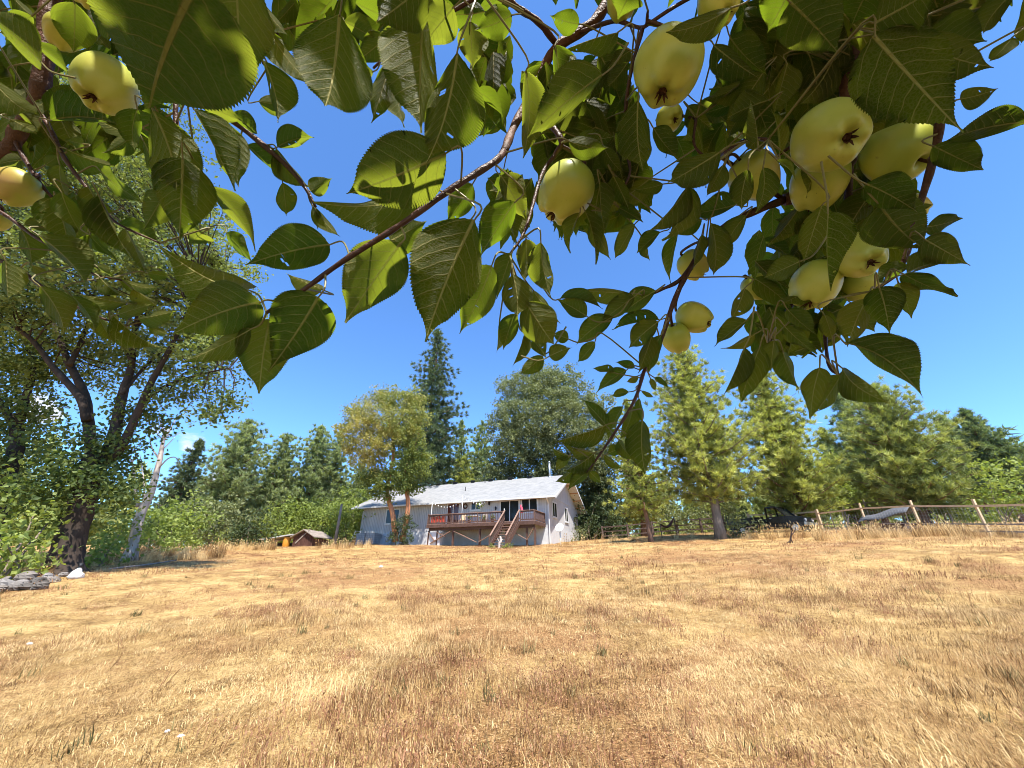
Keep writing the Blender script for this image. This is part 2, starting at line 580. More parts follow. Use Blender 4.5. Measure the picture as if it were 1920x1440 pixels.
# single sprigs and weeds standing clear of the thatch
x, y, r = scatter(3.0, 14, 0.6)
k_ = vnoise(x, y, 0.4, 61) > 0.45
add_tufts(x[k_], y[k_], np.full(k_.sum(), 11), RNG.uniform(0.5, 1.25, k_.sum()), 0.2)
x, y, r = scatter(3.5, 22, 0.22)
k_ = vnoise(x, y, 0.3, 63) > 0.52
add_tufts(x[k_], y[k_], np.full(k_.sum(), 12), RNG.uniform(0.5, 1.4, k_.sum()), 0.2)
x, y, r = scatter(12, 30, 0.9)
k_ = vnoise(x, y, 0.25, 65) > 0.5
add_tufts(x[k_], y[k_], np.full(k_.sum(), 7), RNG.uniform(0.7, 1.6, k_.sum()), 0.2)
# taller uncut stands along the crest
for (px0, px1, ra, rb, n) in [(395, 520, 33, 36, 150), (600, 700, 32.5, 35, 60), (1530, 1920, 24.5, 27, 260), (1390, 1540, 28, 31, 60), (1050, 1380, 31, 33, 50), (180, 430, 25, 30, 170), (-200, 120, 19.5, 22, 60)]:
    pxs = RNG.uniform(px0, px1, n); rs = RNG.uniform(ra, rb, n)
    pts = np.array([at(a, b) for a, b in zip(pxs, rs)])
    add_tufts(pts[:, 0], pts[:, 1], np.full(n, 8), RNG.uniform(0.25, 0.8, n) * (0.5 + 0.9 * vnoise(pts[:, 0], pts[:, 1], 0.8, 77)))

gx_ = np.concatenate(gxs); gy_ = np.concatenate(gys)
gzv = ground(gx_, gy_)
me = bpy.data.meshes.new('dry_grass')
me.vertices.add(len(gx_)); me.vertices.foreach_set('co', np.stack([gx_, gy_, gzv], -1).astype(np.float32).ravel())
a = me.attributes.new('idx', 'INT', 'POINT'); a.data.foreach_set('value', np.concatenate(gis).astype(np.int32))
a = me.attributes.new('sc', 'FLOAT', 'POINT'); a.data.foreach_set('value', np.concatenate(gsc).astype(np.float32))
a = me.attributes.new('rot', 'FLOAT_VECTOR', 'POINT'); a.data.foreach_set('vector', np.concatenate(gro).astype(np.float32).ravel())
grass = link('dry_grass', me)
tag(grass, 'dry straw coloured grass and brown weeds covering the field', None, None, 'stuff')
ng = bpy.data.node_groups.new('grass_scatter', 'GeometryNodeTree')
ng.interface.new_socket('Geometry', in_out='INPUT', socket_type='NodeSocketGeometry')
ng.interface.new_socket('Geometry', in_out='OUTPUT', socket_type='NodeSocketGeometry')
gi = ng.nodes.new('NodeGroupInput'); go = ng.nodes.new('NodeGroupOutput')
ip = ng.nodes.new('GeometryNodeInstanceOnPoints')
ci = ng.nodes.new('GeometryNodeCollectionInfo')
ci.inputs['Collection'].default_value = tc_col
ci.inputs['Separate Children'].default_value = True
ci.inputs['Reset Children'].default_value = True
def nattr(name, typ):
    n = ng.nodes.new('GeometryNodeInputNamedAttribute')
    n.data_type = typ
    n.inputs['Name'].default_value = name
    return n.outputs['Attribute']
ng.links.new(gi.outputs[0], ip.inputs['Points'])
ng.links.new(ci.outputs[0], ip.inputs['Instance'])
ip.inputs['Pick Instance'].default_value = True
ng.links.new(nattr('idx', 'INT'), ip.inputs['Instance Index'])
ng.links.new(nattr('rot', 'FLOAT_VECTOR'), ip.inputs['Rotation'])
ng.links.new(nattr('sc', 'FLOAT'), ip.inputs['Scale'])
ng.links.new(ip.outputs[0], go.inputs[0])
md = grass.modifiers.new('scatter', 'NODES'); md.node_group = ng

# ================================================================== HOUSE
HA = np.array([3.192, 35.5, 3.06])
ang = rad(22)
hu = np.array([-math.cos(ang), math.sin(ang), 0.0])   # along the front towards the far end
hv = np.array([math.sin(ang), math.cos(ang), 0.0])    # from the front into the house
hz = np.array([0, 0, 1.0])
def H(s, d, h): return HA + hu * s + hv * d + hz * h
HL, HD, EAVE, RIDGE = 20.7, 11.2, 4.0, 6.66
SLOPE = (RIDGE - EAVE) / (HD / 2)

M_SIDING = simple_mat('painted_siding', (0.54, 0.53, 0.525), 0.7, 0.2, var=0.14, scale=1.3, stretch=(1, 1, 0.25))
M_BATTEN = simple_mat('siding_groove', (0.40, 0.395, 0.395), 0.7, 0.2, var=0.1)
M_WHITE = simple_mat('white_paint', (0.64, 0.635, 0.62), 0.55, 0.3, var=0.08, scale=3)
M_FOUND = simple_mat('foundation_paint', (0.58, 0.58, 0.585), 0.75, 0.2, var=0.15, scale=2, bump=0.2)
def shingle_mat():
    m, nt, bs, out = new_mat('roof_shingles')
    tcn = nt.new('ShaderNodeTexCoord')
    br = nt.new('ShaderNodeTexBrick')
    nt.l.new(tcn.outputs['UV'], br.inputs['Vector'])
    br.inputs['Scale'].default_value = 1.0
    br.inputs['Brick Width'].default_value = 0.34
    br.inputs['Row Height'].default_value = 0.15
    br.inputs['Mortar Size'].default_value = 0.012
    br.inputs['Color1'].default_value = (0.30, 0.298, 0.287, 1)
    br.inputs['Color2'].default_value = (0.225, 0.225, 0.225, 1)
    br.inputs['Mortar'].default_value = (0.2, 0.2, 0.2, 1)
    nz = nt.noise(tcn.outputs['UV'], 1.2, 5, 0.6)
    c = nt.mix(nt.step(nz, 0.3, 0.75, 0.0, 0.45), br.outputs['Color'], (0.35, 0.338, 0.32, 1))
    nt.l.new(c, bs.inputs['Base Color'])
    bs.inputs['Roughness'].default_value = 0.9
    bs.inputs['Specular IOR Level'].default_value = 0.15
    b = nt.new('ShaderNodeBump'); b.inputs['Strength'].default_value = 0.5; b.inputs['Distance'].default_value = 0.02
    nt.l.new(br.outputs['Fac'], b.inputs['Height']); b.invert = True
    nt.l.new(b.outputs[0], bs.inputs['Normal'])
    return m
M_SHINGLE = shingle_mat()
def glass_mat(name, col):
    m, nt, bs, out = new_mat(name)
    bs.inputs['Base Color'].default_value = (*col, 1)
    bs.inputs['Roughness'].default_value = 0.06
    bs.inputs['Specular IOR Level'].default_value = 0.45
    return m
M_GLASS = glass_mat('window_glass', (0.018, 0.02, 0.02))
M_GLASSR = glass_mat('window_glass_red', (0.10, 0.03, 0.022))
M_RAFTER = simple_mat('rafter_wood', (0.50, 0.27, 0.13), 0.6, 0.2, scale=8)
M_SOFFIT = simple_mat('soffit', (0.6, 0.56, 0.5), 0.7, 0.2, var=0.1)
M_METAL = simple_mat('pipe_metal', (0.55, 0.57, 0.60), 0.35, 0.5, 0.9, var=0.1)
M_BLACK = simple_mat('black_parts', (0.025, 0.025, 0.027), 0.5, 0.3)

house = thing('ranch_house', HA, 'long low grey and white ranch house with pale shingle roof on the crest', 'house')
b = MB()
lo = -1.2
# walls as four slabs, gable ends with their triangles
b.obox(H(0, 0, lo), hu * HL, hv * 0.16, hz * (EAVE - lo - 0.02))
b.obox(H(0, HD - 0.16, lo), hu * HL, hv * 0.16, hz * (EAVE - lo - 0.02))
for s0 in (0.0, HL - 0.16):
    b.obox(H(s0, 0.16, lo), hu * 0.16, hv * (HD - 0.32), hz * (EAVE - lo - 0.02))
    t0 = EAVE - 0.02
    c = [H(s0, 0.1, t0), H(s0 + 0.16, 0.1, t0), H(s0 + 0.16, HD - 0.1, t0), H(s0, HD - 0.1, t0)]
    top = [H(s0, HD / 2 - 0.01, RIDGE - 0.14), H(s0 + 0.16, HD / 2 - 0.01, RIDGE - 0.14), H(s0 + 0.16, HD / 2 + 0.01, RIDGE - 0.14), H(s0, HD / 2 + 0.01, RIDGE - 0.14)]
    b.hexa(c + top)
b.build('wall', M_SIDING, house)
b = MB()
s = 0.12
while s < HL - 0.05:                                   # vertical battens of the siding
    b.obox(H(s, -0.018, 1.18), hu * 0.045, hv * 0.016, hz * (EAVE - 1.22)); s += 0.205
d = 0.3
while d < HD - 0.05:
    top = EAVE + SLOPE * (min(d, HD - d)) - 0.2
    b.obox(H(-0.014, d, 1.45), hu * 0.012, hv * 0.03, hz * (top - 1.45)); d += 0.41
b.build('batten', M_BATTEN, house, 'stuff')
b = MB()
b.obox(H(-0.05, -0.05, lo), hu * (HL + 0.1), hv * 0.045, hz * (1.16 - lo))
b.obox(H(-0.05, 0.0, lo), hu * 0.045, hv * HD, hz * (1.36 - lo))
b.build('foundation', M_FOUND, house)
for args in ((H(-0.035, 0.02, 1.37), hu * 0.03, hv * (HD - 0.04), hz * 0.07), (H(-0.035, 0.02, 3.96), hu * 0.03, hv * (HD - 0.04), hz * 0.10),
             (H(-0.045, -0.022, 1.2), hu * 0.13, hv * 0.12, hz * 2.75), (H(-0.045, HD - 0.1, 1.2), hu * 0.13, hv * 0.12, hz * 2.75), (H(HL - 0.10, -0.03, 1.2), hu * 0.13, hv * 0.025, hz * 2.75)):
    b = MB(); b.obox(*args); b.build('trim_board', M_SIDING, house)    # bands and corner boards
# roof
OF, OR_, OG = 0.74, 0.9, 0.95
def roof_slab(d0, d1, th=0.16):
    h0 = EAVE + SLOPE * min(d0, HD - d0) if d0 < HD / 2 else RIDGE
    f = lambda d: EAVE + SLOPE * min(d, HD - d)
    V = [H(-OG, d0, f(d0)), H(HL + OG, d0, f(d0)), H(HL + OG, d1, f(d1)), H(-OG, d1, f(d1))]
    Lr = math.hypot(d1 - d0, f(d1) - f(d0))
    v = np.array(V + [p + hz * th for p in V]) - HA
    fc = np.array([(3, 2, 1, 0), (4, 5, 6, 7), (0, 1, 5, 4), (1, 2, 6, 5), (2, 3, 7, 6), (3, 0, 4, 7)])
    uv = np.array([(0, 0), (HL + 2 * OG, 0), (HL + 2 * OG, Lr), (0, Lr)] * 2)
    n = np.cross(v[5] - v[4], v[7] - v[4])
    if n[2] < 0: fc = fc[:, ::-1]
    return link('roof', mesh_np('roof', v, fc, [M_SHINGLE, M_SOFFIT], mi=[1, 0, 1, 1, 1, 1], uv=uv), house)
roof = roof_slab(-OF, HD / 2 + 0.0)
roof2 = roof_slab(HD + OR_, HD / 2 + 0.004)
for sx in (HL + OG, -OG - 0.03):                       # barge boards of the gables
    for d0 in (-OF, HD + OR_):
        b = MB()
        f = lambda d: EAVE + SLOPE * min(d, HD - d)
        p0 = H(sx, d0, f(d0)); p1 = H(sx, HD / 2, RIDGE)
        b.hexa([p0 - hz * .1, p0 - hz * .1 + hu * 0.03, p1 - hz * .1 + hu * 0.03, p1 - hz * .1, p0 + hz * .13, p0 + hz * .13 + hu * 0.03, p1 + hz * .13 + hu * 0.03, p1 + hz * .13])
        b.build('barge_board', M_WHITE, house)
b = MB()
fe = EAVE - SLOPE * OF
b.obox(H(-OG + 0.03, -OF - 0.11, fe + 0.0), hu * (HL + 2 * OG - 0.06), hv * 0.10, hz * 0.14)
b.build('gutter', M_WHITE, house)
for dq in (7.0, 8.3, 9.6, 10.9):                       # rafters showing under the rear overhang
    b = MB(); hq = EAVE + SLOPE * (HD - dq) - 0.11
    b.obox(H(-OG + 0.02, dq, hq), hu * (OG - 0.06), hv * 0.10, hz * 0.10); b.build('rafter', M_RAFTER, house)
b = MB()
b.tube(smooth_path([H(-0.16, -OF - 0.05, fe + 0.05), H(-0.14, -OF + 0.05, fe - 0.12), H(-0.10, -0.16, 3.25), H(-0.10, -0.13, 2.9), H(-0.10, -0.13, 1.5), H(-0.10, -0.13, -0.4)], 4), 0.06, 8)
b.build('downspout', M_WHITE, house)
for sv in (17.44, 15.04, 12.8, 10.47, 8.22, 5.85, 3.57):
    b = MB()
    b.obox(H(sv - 0.2, HD / 2 - 0.28, RIDGE + 0.06), hu * 0.4, hv * 0.3, hz * 0.2); b.obox(H(sv - 0.26, HD / 2 - 0.34, RIDGE + 0.26), hu * 0.52, hv * 0.42, hz * 0.05)
    b.build('roof_vent', M_BLACK, house)
b = MB(); b.cyl(H(9.77, 2.5, 5.1), H(9.77, 2.5, 5.75), 0.045, 10); b.build('vent_pipe', M_BLACK, house)
b = MB(); b.cyl(H(8.7, 5.0, 6.2), H(8.7, 5.0, 7.0), 0.04, 10); b.build('vent_pipe', M_BLACK, house)
b = MB(); b.cyl(H(1.27, 5.3, 6.3), H(1.27, 5.3, 8.15), 0.11, 14); b.cyl(H(1.27, 5.3, 8.2), H(1.27, 5.3, 8.36), 0.17, 14, r2=0.05)
b.cyl(H(1.27, 5.3, 6.5), H(1.27, 5.3, 6.75), 0.2, 14, r2=0.12)
b.build('stove_pipe', M_METAL, house)

def window(org, eu, ev, wd, ht, panes=2, glass=None, fr=0.075, proud=0.05, name='window'):
    """org lower corner, eu along the wall, ev out of the wall"""
    glass = glass or M_GLASS
    b = MB()
    o = np.asarray(org)
    for (uo, zo, uw, zh) in [(-fr, -fr, wd + 2 * fr, fr), (-fr, ht, wd + 2 * fr, fr), (-fr, 0, fr, ht), (wd, 0, fr, ht)]:
        b.obox(o + eu * uo + hz * zo + ev * 0.002, eu * uw, hz * zh, ev * proud)
    fo = b.build(name, M_WHITE, house)
    pw = wd / panes
    for k in range(panes):
        b = MB(); b.obox(o + eu * (pw * k + 0.025) + hz * 0.025 + ev * 0.020, eu * (pw - 0.05), hz * (ht - 0.05), ev * 0.012)
        b.build('pane', glass, fo)
        b = MB()
        for (uo, zo, uw, zh) in [(0.002, 0, pw - 0.004, 0.045), (0.002, ht - 0.045, pw - 0.004, 0.045), (0.002, 0.045, 0.045, ht - 0.09), (pw - 0.047, 0.045, 0.045, ht - 0.09)]:
            b.obox(o + eu * (pw * k + uo) + hz * zo + ev * 0.015, eu * uw, hz * zh, ev * 0.03)
        b.build('sash', M_WHITE, fo)
    b = MB(); b.obox(o - eu * 0.12 - hz * 0.13 + ev * 0.002, eu * (wd + 0.24), hz * 0.05, ev * 0.09)
    b.build('sill', M_WHITE, fo)
    return fo
nf = -hv
window(H(15.95, 0, 2.12), hu, nf, 1.6, 1.38)
window(H(8.95, 0, 1.64), hu, nf, 1.3, 2.08, glass=M_GLASSR, name='patio_door')
window(H(6.62, 0, 3.02), hu, nf, 1.04, 0.72)
window(H(2.74, 0, 1.66), hu, nf, 1.85, 2.02, name='patio_door')
window(H(0.98, 0, 2.62), hu, nf, 1.5, 1.12)
window(H(0, 1.35, 2.30), hv, -hu, 1.35, 1.28)
window(H(0, 5.70, 2.25), hv, -hu, 1.15, 1.30)
b = MB()
for k in range(6): b.obox(H(-0.05, 5.25, 5.3 + k * 0.075), hu * 0.04, hv * 0.7, hz * 0.05)
b.build('gable_vent', M_SIDING, house)
for (s_, h_) in ((5.71, 3.5), (5.04, 3.02)):
    b = MB(); p = H(s_, -0.13, h_)
    b.obox(H(s_ - 0.05, -0.05, h_ - 0.05), hu * 0.1, hv * 0.045, hz * 0.2); b.cyl(p - hz * 0.12, p + hz * 0.12, 0.07, 8, r2=0.09); b.cyl(p + hz * 0.12, p + hz * 0.2, 0.1, 8, r2=0.02)
    b.build('wall_lamp', M_BLACK, house)

# ------------------------------------------------------------------ DECK
M_DECK = simple_mat('deck_stain', (0.118, 0.066, 0.049), 0.7, 0.2, var=0.4, scale=5, stretch=(1, 1, 1))
M_DECKL = simple_mat('deck_worn_timber', (0.27, 0.165, 0.12), 0.75, 0.2, var=0.35, scale=7)
deck = thing('deck', H(5.4, -1.5, 0), 'raised reddish brown timber deck with stair across the house front', 'deck')
DS0, DS1, DDP, DF = 0.25, 10.5, 3.0, 1.58
def gh(s, d):                                          # ground height in house coordinates
    p = H(s, d, 0); return gz(p[0], p[1]) - HA[2]
nb = 14
for k in range(nb):
    b = MB(); wb = DDP / nb
    b.obox(H(DS0, -DDP + k * wb + 0.004 - 0.02, DF - 0.04), hu * (DS1 - DS0), hv * (wb - 0.010), hz * 0.04)
    b.build('floor_board', M_DECKL, deck)
b = MB()
b.obox(H(DS0, -DDP - 0.03, DF - 0.30), hu * (DS1 - DS0), hv * 0.05, hz * 0.255)
b.obox(H(DS0, -DDP + 0.021, DF - 0.30), hu * 0.05, hv * (DDP - 0.08), hz * 0.255)
b.obox(H(DS1 - 0.05, -DDP + 0.021, DF - 0.30), hu * 0.05, hv * (DDP - 0.08), hz * 0.255)
b.build('rim_joist', M_DECK, deck)
b = MB(); b.obox(H(DS0 + 0.1, -DDP + 0.25, DF - 0.52), hu * (DS1 - DS0 - 0.2), hv * 0.10, hz * 0.21); b.build('beam', M_DECK, deck)
post_s = [0.35, 1.05, 2.9, 5.3, 7.9, 9.5, 10.4]
for sp in post_s:
    b = MB(); g = gh(sp, -DDP + 0.3) - 0.3
    b.obox(H(sp - 0.07, -DDP + 0.23, g), hu * 0.14, hv * 0.14, hz * (DF - 0.53 - g)); b.build('post', M_DECK, deck)
def brace(s0, h0, s1, h1):
    b = MB(); b.beam(H(s0, -DDP + 0.16, h0), H(s1, -DDP + 0.16, h1), 0.05, 0.13, up=hv); b.build('brace', M_DECKL, deck)
brace(7.85, 1.0, 5.5, 0.02); brace(8.05, 1.0, 10.1, 0.0); brace(9.5, 0.95, 8.6, 0.55); brace(10.4, 1.0, 9.6, 0.15)
brace(5.3, 0.06, 4.3, 0.55); brace(0.95, 0.12, 2.1, 0.72); brace(0.4, 1.05, 0.95, 0.2)
RT = 2.42
def rail_run(p0, p1, posts=True, nposts=None, hb=0.10, ht=RT - DF):
    p0 = np.asarray(p0); p1 = np.asarray(p1); L = np.linalg.norm(p1 - p0)
    b = MB(); b.beam(p0 + hz * (ht - 0.02), p1 + hz * (ht - 0.02), 0.13, 0.045); b.build('top_rail', M_DECKL, deck)
    b = MB(); b.beam(p0 + hz * (ht - 0.105), p1 + hz * (ht - 0.105), 0.05, 0.09); b.build('upper_rail', M_DECK, deck)
    b = MB(); b.beam(p0 + hz * hb, p1 + hz * hb, 0.05, 0.09); b.build('lower_rail', M_DECK, deck)
    n = int(L / 0.155); b = MB()
    for k in range(1, n):
        q = p0 + (p1 - p0) * k / n
        b.beam(q + hz * (hb - 0.02), q + hz * (ht - 0.13), 0.04, 0.04)
    b.build('baluster', M_DECK, deck, 'stuff')
    k = nposts or max(2, int(L / 1.9) + 1)
    for i in range(k):
        q = p0 + (p1 - p0) * i / (k - 1)
        b = MB(); b.beam(q - hz * 0.02, q + hz * (ht + 0.03), 0.10, 0.10); b.build('rail_post', M_DECK, deck)
rail_run(H(2.98, -DDP + 0.06, DF), H(DS1 - 0.06, -DDP + 0.06, DF))
rail_run(H(DS0 + 0.06, -DDP + 0.06, DF), H(1.5, -DDP + 0.06, DF), nposts=2)
rail_run(H(DS0 + 0.06, -DDP + 0.2, DF), H(DS0 + 0.06, -0.12, DF), nposts=2)
rail_run(H(DS1 - 0.06, -DDP + 0.2, DF), H(DS1 - 0.06, -0.12, DF), nposts=2)
# stair
NS = 9; run = 2.9; d1 = -DDP - run
bot = gh(2.2, d1) - 0.02
for k in range(NS):
    t = (k + 1) / (NS + 1)
    hh = DF + (bot - DF) * t; dd = -DDP - 0.04 - run * t
    b = MB(); b.obox(H(1.62, dd, hh - 0.045), hu * 1.22, hv * 0.30, hz * 0.045); b.build('tread', M_DECKL, deck)
for s_ in (1.54, 2.86):
    b = MB(); b.beam(H(s_ + 0.03, -DDP - 0.06, DF - 0.18), H(s_ + 0.03, d1, bot - 0.06), 0.06, 0.28); b.build('stringer', M_DECK, deck)
    b = MB(); b.beam(H(s_ + 0.03, -DDP, RT + 0.03), H(s_ + 0.03, d1 + 0.05, bot + 0.86), 0.13, 0.05); b.build('hand_rail', M_DECKL, deck)
    b = MB(); b.beam(H(s_ + 0.03, -DDP, RT - 0.62), H(s_ + 0.03, d1 + 0.05, bot + 0.20), 0.05, 0.08); b.build('lower_rail', M_DECK, deck)
    b = MB()
    for k in range(1, 19):
        t = k / 19
        q = H(s_ + 0.03, -DDP + (d1 + DDP) * t, DF + (bot - DF) * t); b.beam(q + hz * 0.2, q + hz * 0.80, 0.04, 0.04)
    b.build('baluster', M_DECK, deck, 'stuff')
    b = MB(); b.obox(H(s_ - 0.02, d1 - 0.02, bot - 0.3), hu * 0.10, hv * 0.10, hz * 1.2); b.build('newel_post', M_DECK, deck)

# ================================================================== TREES
M_BARK_D = simple_mat('dark_bark', (0.062, 0.046, 0.036), 0.9, 0.1, var=0.5, scale=5, bump=0.8, stretch=(1, 1, 0.3))
M_BARK_G = simple_mat('grey_bark', (0.23, 0.18, 0.14), 0.9, 0.1, var=0.5, scale=5, bump=0.8, stretch=(1, 1, 0.3))
M_BARK_R = simple_mat('red_smooth_bark', (0.46, 0.20, 0.095), 0.55, 0.2, var=0.45, scale=2.2, bump=0.3, stretch=(1, 1, 0.4))
M_BARK_P = simple_mat('pine_bark', (0.20, 0.12, 0.085), 0.9, 0.1, var=0.5, scale=6, bump=0.8, stretch=(1, 1, 0.3))
M_SNAG = simple_mat('bleached_wood', (0.52, 0.44, 0.38), 0.85, 0.1, var=0.4, scale=3, bump=0.7, stretch=(1, 1, 0.2))
F_PINE = foliage_mat('pine_needles', (0.135, 0.165, 0.06), (0.44, 0.465, 0.165), 0.42)
F_PINEL = foliage_mat('pale_pine_needles', (0.16, 0.185, 0.055), (0.54, 0.55, 0.18), 0.44)  # lighter, yellower needles than the plain pine
F_FIR = foliage_mat('fir_needles', (0.061, 0.091, 0.055), (0.166, 0.214, 0.103), 0.22)
F_BLUE = foliage_mat('blue_green_needles', (0.091, 0.134, 0.085), (0.221, 0.276, 0.138), 0.42)
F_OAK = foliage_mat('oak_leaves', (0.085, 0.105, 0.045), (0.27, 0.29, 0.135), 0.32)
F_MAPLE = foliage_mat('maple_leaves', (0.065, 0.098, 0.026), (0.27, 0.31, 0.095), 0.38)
F_BRIGHT = foliage_mat('bright_shrub_leaves', (0.122, 0.171, 0.043), (0.331, 0.386, 0.103), 0.42)
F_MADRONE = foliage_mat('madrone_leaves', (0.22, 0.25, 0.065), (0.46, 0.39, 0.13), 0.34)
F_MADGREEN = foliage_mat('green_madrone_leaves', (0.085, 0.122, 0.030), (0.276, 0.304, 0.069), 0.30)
F_HAZEPINE = foliage_mat('hazed_pine_needles', (0.19, 0.235, 0.125), (0.40, 0.45, 0.235), 0.42)  # distance haze put into a lighter, greyer needle colour
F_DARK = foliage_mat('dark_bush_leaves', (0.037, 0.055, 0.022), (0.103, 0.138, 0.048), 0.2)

def randdir(n, r):
    v = r.normal(size=(n, 3)); return v / np.linalg.norm(v, axis=1)[:, None]

def leaves_mesh(centers, r, k, sig, size, tint, updir=0.35, aspect=0.62, flat=1.0):
    """k leaf quads round every clump centre"""
    n = len(centers)
    c = np.repeat(centers, k, 0) + r.normal(size=(n * k, 3)) * sig * np.array([1, 1, flat])
    nrm = randdir(n * k, r) + np.array([0, 0, updir]); nrm /= np.linalg.norm(nrm, axis=1)[:, None]
    a = randdir(n * k, r); a -= nrm * np.sum(a * nrm, 1)[:, None]; a /= (np.linalg.norm(a, axis=1)[:, None] + 1e-9)
    b_ = np.cross(nrm, a)
    s = size * r.uniform(0.6, 1.3, (n * k, 1))
    V = np.stack([c - a * s * 0.5, c + b_ * s * aspect * 0.5 + nrm * s * 0.08, c + a * s * 0.5, c - b_ * s * aspect * 0.5 + nrm * s * 0.08], 1).reshape(-1, 3)
    Fq = np.arange(n * k * 4).reshape(-1, 4)
    t = np.clip(np.repeat(tint, k) + r.normal(0, 0.16, n * k), 0, 1)
    return V, Fq, np.repeat(t, 4)

def needles_mesh(centers, dirs, r, k, length, width, spread, tint):
    n = len(centers)
    d = np.repeat(dirs, k, 0) + randdir(n * k, r) * spread
    d /= np.linalg.norm(d, axis=1)[:, None]
    c = np.repeat(centers, k, 0) + r.normal(size=(n * k, 3)) * length * 0.16
    sd = np.cross(d, randdir(n * k, r)); sd /= (np.linalg.norm(sd, axis=1)[:, None] + 1e-9)
    L = length * r.uniform(0.55, 1.25, (n * k, 1)); W = width * r.uniform(0.7, 1.4, (n * k, 1))
    V = np.stack([c - sd * W * 0.5, c + sd * W * 0.5, c + d * L], 1).reshape(-1, 3)
    Ft = np.arange(n * k * 3).reshape(-1, 3)
    t = np.clip(np.repeat(tint, k) + r.normal(0, 0.12, n * k), 0, 1)
    return V, Ft, np.repeat(t, 3)

def crown_part(name, parent, V, Fc, t, mat):
    return link(name, mesh_np(name, V - ORG[parent.name], Fc, [mat], attrs={'tint': t}), parent)

def conifer(name, label, group, px, r_, top, half, mat, style='pine', bark=None, seed=1, cb=0.10, basepy=1008, hmul=1.0, dens=1.0, nl=None, trunk_r=None, sink=0.2):
    r = np.random.default_rng(seed)
    base = at(px, r_, basepy); base[2] -= sink
    Ht = height_for(base, px, top) * hmul
    zc = proj(base)[2]
    R = half * zc / FPX
    t_ = thing(name, base, label, 'tree', group)
    tr = trunk_r or 0.012 * Ht + 0.10
    lean = r.normal(0, 0.012, 2)
    axis = lambda h: base + np.array([lean[0] * h + 0.12 * math.sin(h * 0.5 + seed), lean[1] * h, h])
    b = MB(); hs = np.linspace(0, Ht * 0.985, 12)
    b.tube([axis(h) for h in hs], [tr * (1 - 0.93 * h / Ht) * (1.35 if i == 0 else 1) for i, h in enumerate(hs)], 9, jit=0.08)
    b.build('trunk', bark or M_BARK_P, t_)
    if style == 'pine': nb, pw, up, drp = int(104 * dens), 0.62, 0.26, 0.05
    elif style == 'fir': nb, pw, up, drp = int(130 * dens), 0.82, 0.02, 0.16
    else: nb, pw, up, drp = int(110 * dens), 0.75, 0.12, 0.10
    bm = MB(); C = []; D = []; T = []
    for i in range(nb):
        t = (i + r.uniform(0, 1)) / nb
        t = t ** 0.92
        h = Ht * (cb + (1 - cb) * t)
        prof = (1 - t) ** pw
        if style == 'pine': prof *= min(1, 0.70 + 1.3 * t) ; prof += 0.05
        else: prof = prof * min(1.0, 0.75 + 1.2 * t) + 0.03
        L = R * 1.22 * prof * r.uniform(0.62, 1.12)
        az = i * 2.39996 + r.uniform(-0.5, 0.5)
        out = np.array([math.cos(az), math.sin(az), 0]); sd = np.array([-out[1], out[0], 0])
        p0 = axis(h); btint = r.uniform(0.15, 0.85)
        fpt = lambda s: p0 + out * L * s + np.array([0, 0, L * (up * s * s + 0.10 * s - drp * s) - (0.12 * L * math.sin(3 * s) if style == 'fir' else 0)])
        bm.tube([fpt(0), fpt(0.5), fpt(0.92)], [0.018 + 0.012 * L, 0.012 + 0.006 * L, 0.008], 4, cap=False)
        step = (0.52 if style == 'pine' else 0.42) * max(1.0, Ht / 16)
        ns = max(2, int(L / step))
        for q in range(ns + 1):
            s_ = 0.22 + 0.78 * q / ns
            side = 0.42 * L * (1.05 - s_) * (1.0 if style != 'pine' else 0.8)
            m = 1 + int(2 * side / (step * 1.0))
            for w_ in range(m):
                o_ = (r.uniform(-1, 1)) * side if m > 1 else r.normal(0, 0.1)
                c = fpt(s_) + sd * o_ + np.array([0, 0, r.normal(0, 0.10 if style != 'pine' else 0.22)]) - out * abs(o_) * 0.35
                C.append(c)
                dd = out * 0.6 + sd * np.sign(o_) * min(1, abs(o_)) * 0.5 + np.array([0, 0, 0.75 if style == 'pine' else 0.10])
                D.append(unit(dd)); T.append(np.clip(btint + r.normal(0, 0.28), 0, 1))
    for q in range(6):
        C.append(axis(Ht * (0.95 + 0.05 * q / 5))); D.append(np.array([0, 0, 1.0])); T.append(0.5)
    b = bm.build('branches', bark or M_BARK_P, t_, 'stuff')
    sc = max(0.8, zc / 30)
    if style == 'pine': k, ln, wd, sp = 38, (nl or 0.36) * .92, 0.055 * sc, 1.15
    elif style == 'fir': k, ln, wd, sp = 26, (nl or 0.30), 0.060 * sc, 0.95
    else: k, ln, wd, sp = 28, (nl or 0.32), 0.060 * sc, 0.95
    V, Ft, tt = needles_mesh(np.array(C), np.array(D), r, k, ln * max(1, Ht / 16), wd, sp, np.array(T))
    crown_part('crown', t_, V, Ft, tt, mat)
    return t_

def blob_centers(blobs, r, per, shell=0.45, gapn=0.0):
    """clump centres on and inside lumpy blobs: (centre, radius, tintbias[, zscale])"""
    C = []; T = []
    for bl in blobs:
        c, R_, tb = bl[0], bl[1], bl[2]
        zs = bl[3] if len(bl) > 3 else 0.9
        n = max(6, int(per * R_ * R_))
        d = randdir(n, r)
        rr = R_ * (1 - shell * r.uniform(0, 1, n) ** 1.6) * (1 + 0.18 * np.sin(d[:, 0] * 5 + R_) * np.cos(d[:, 2] * 4 + c[0]))
        C.append(np.asarray(c) + d * rr[:, None] * np.array([1, 1, zs]))
        T.append(np.clip(tb + r.normal(0, 0.22, n), 0, 1))
    return np.concatenate(C), np.concatenate(T)

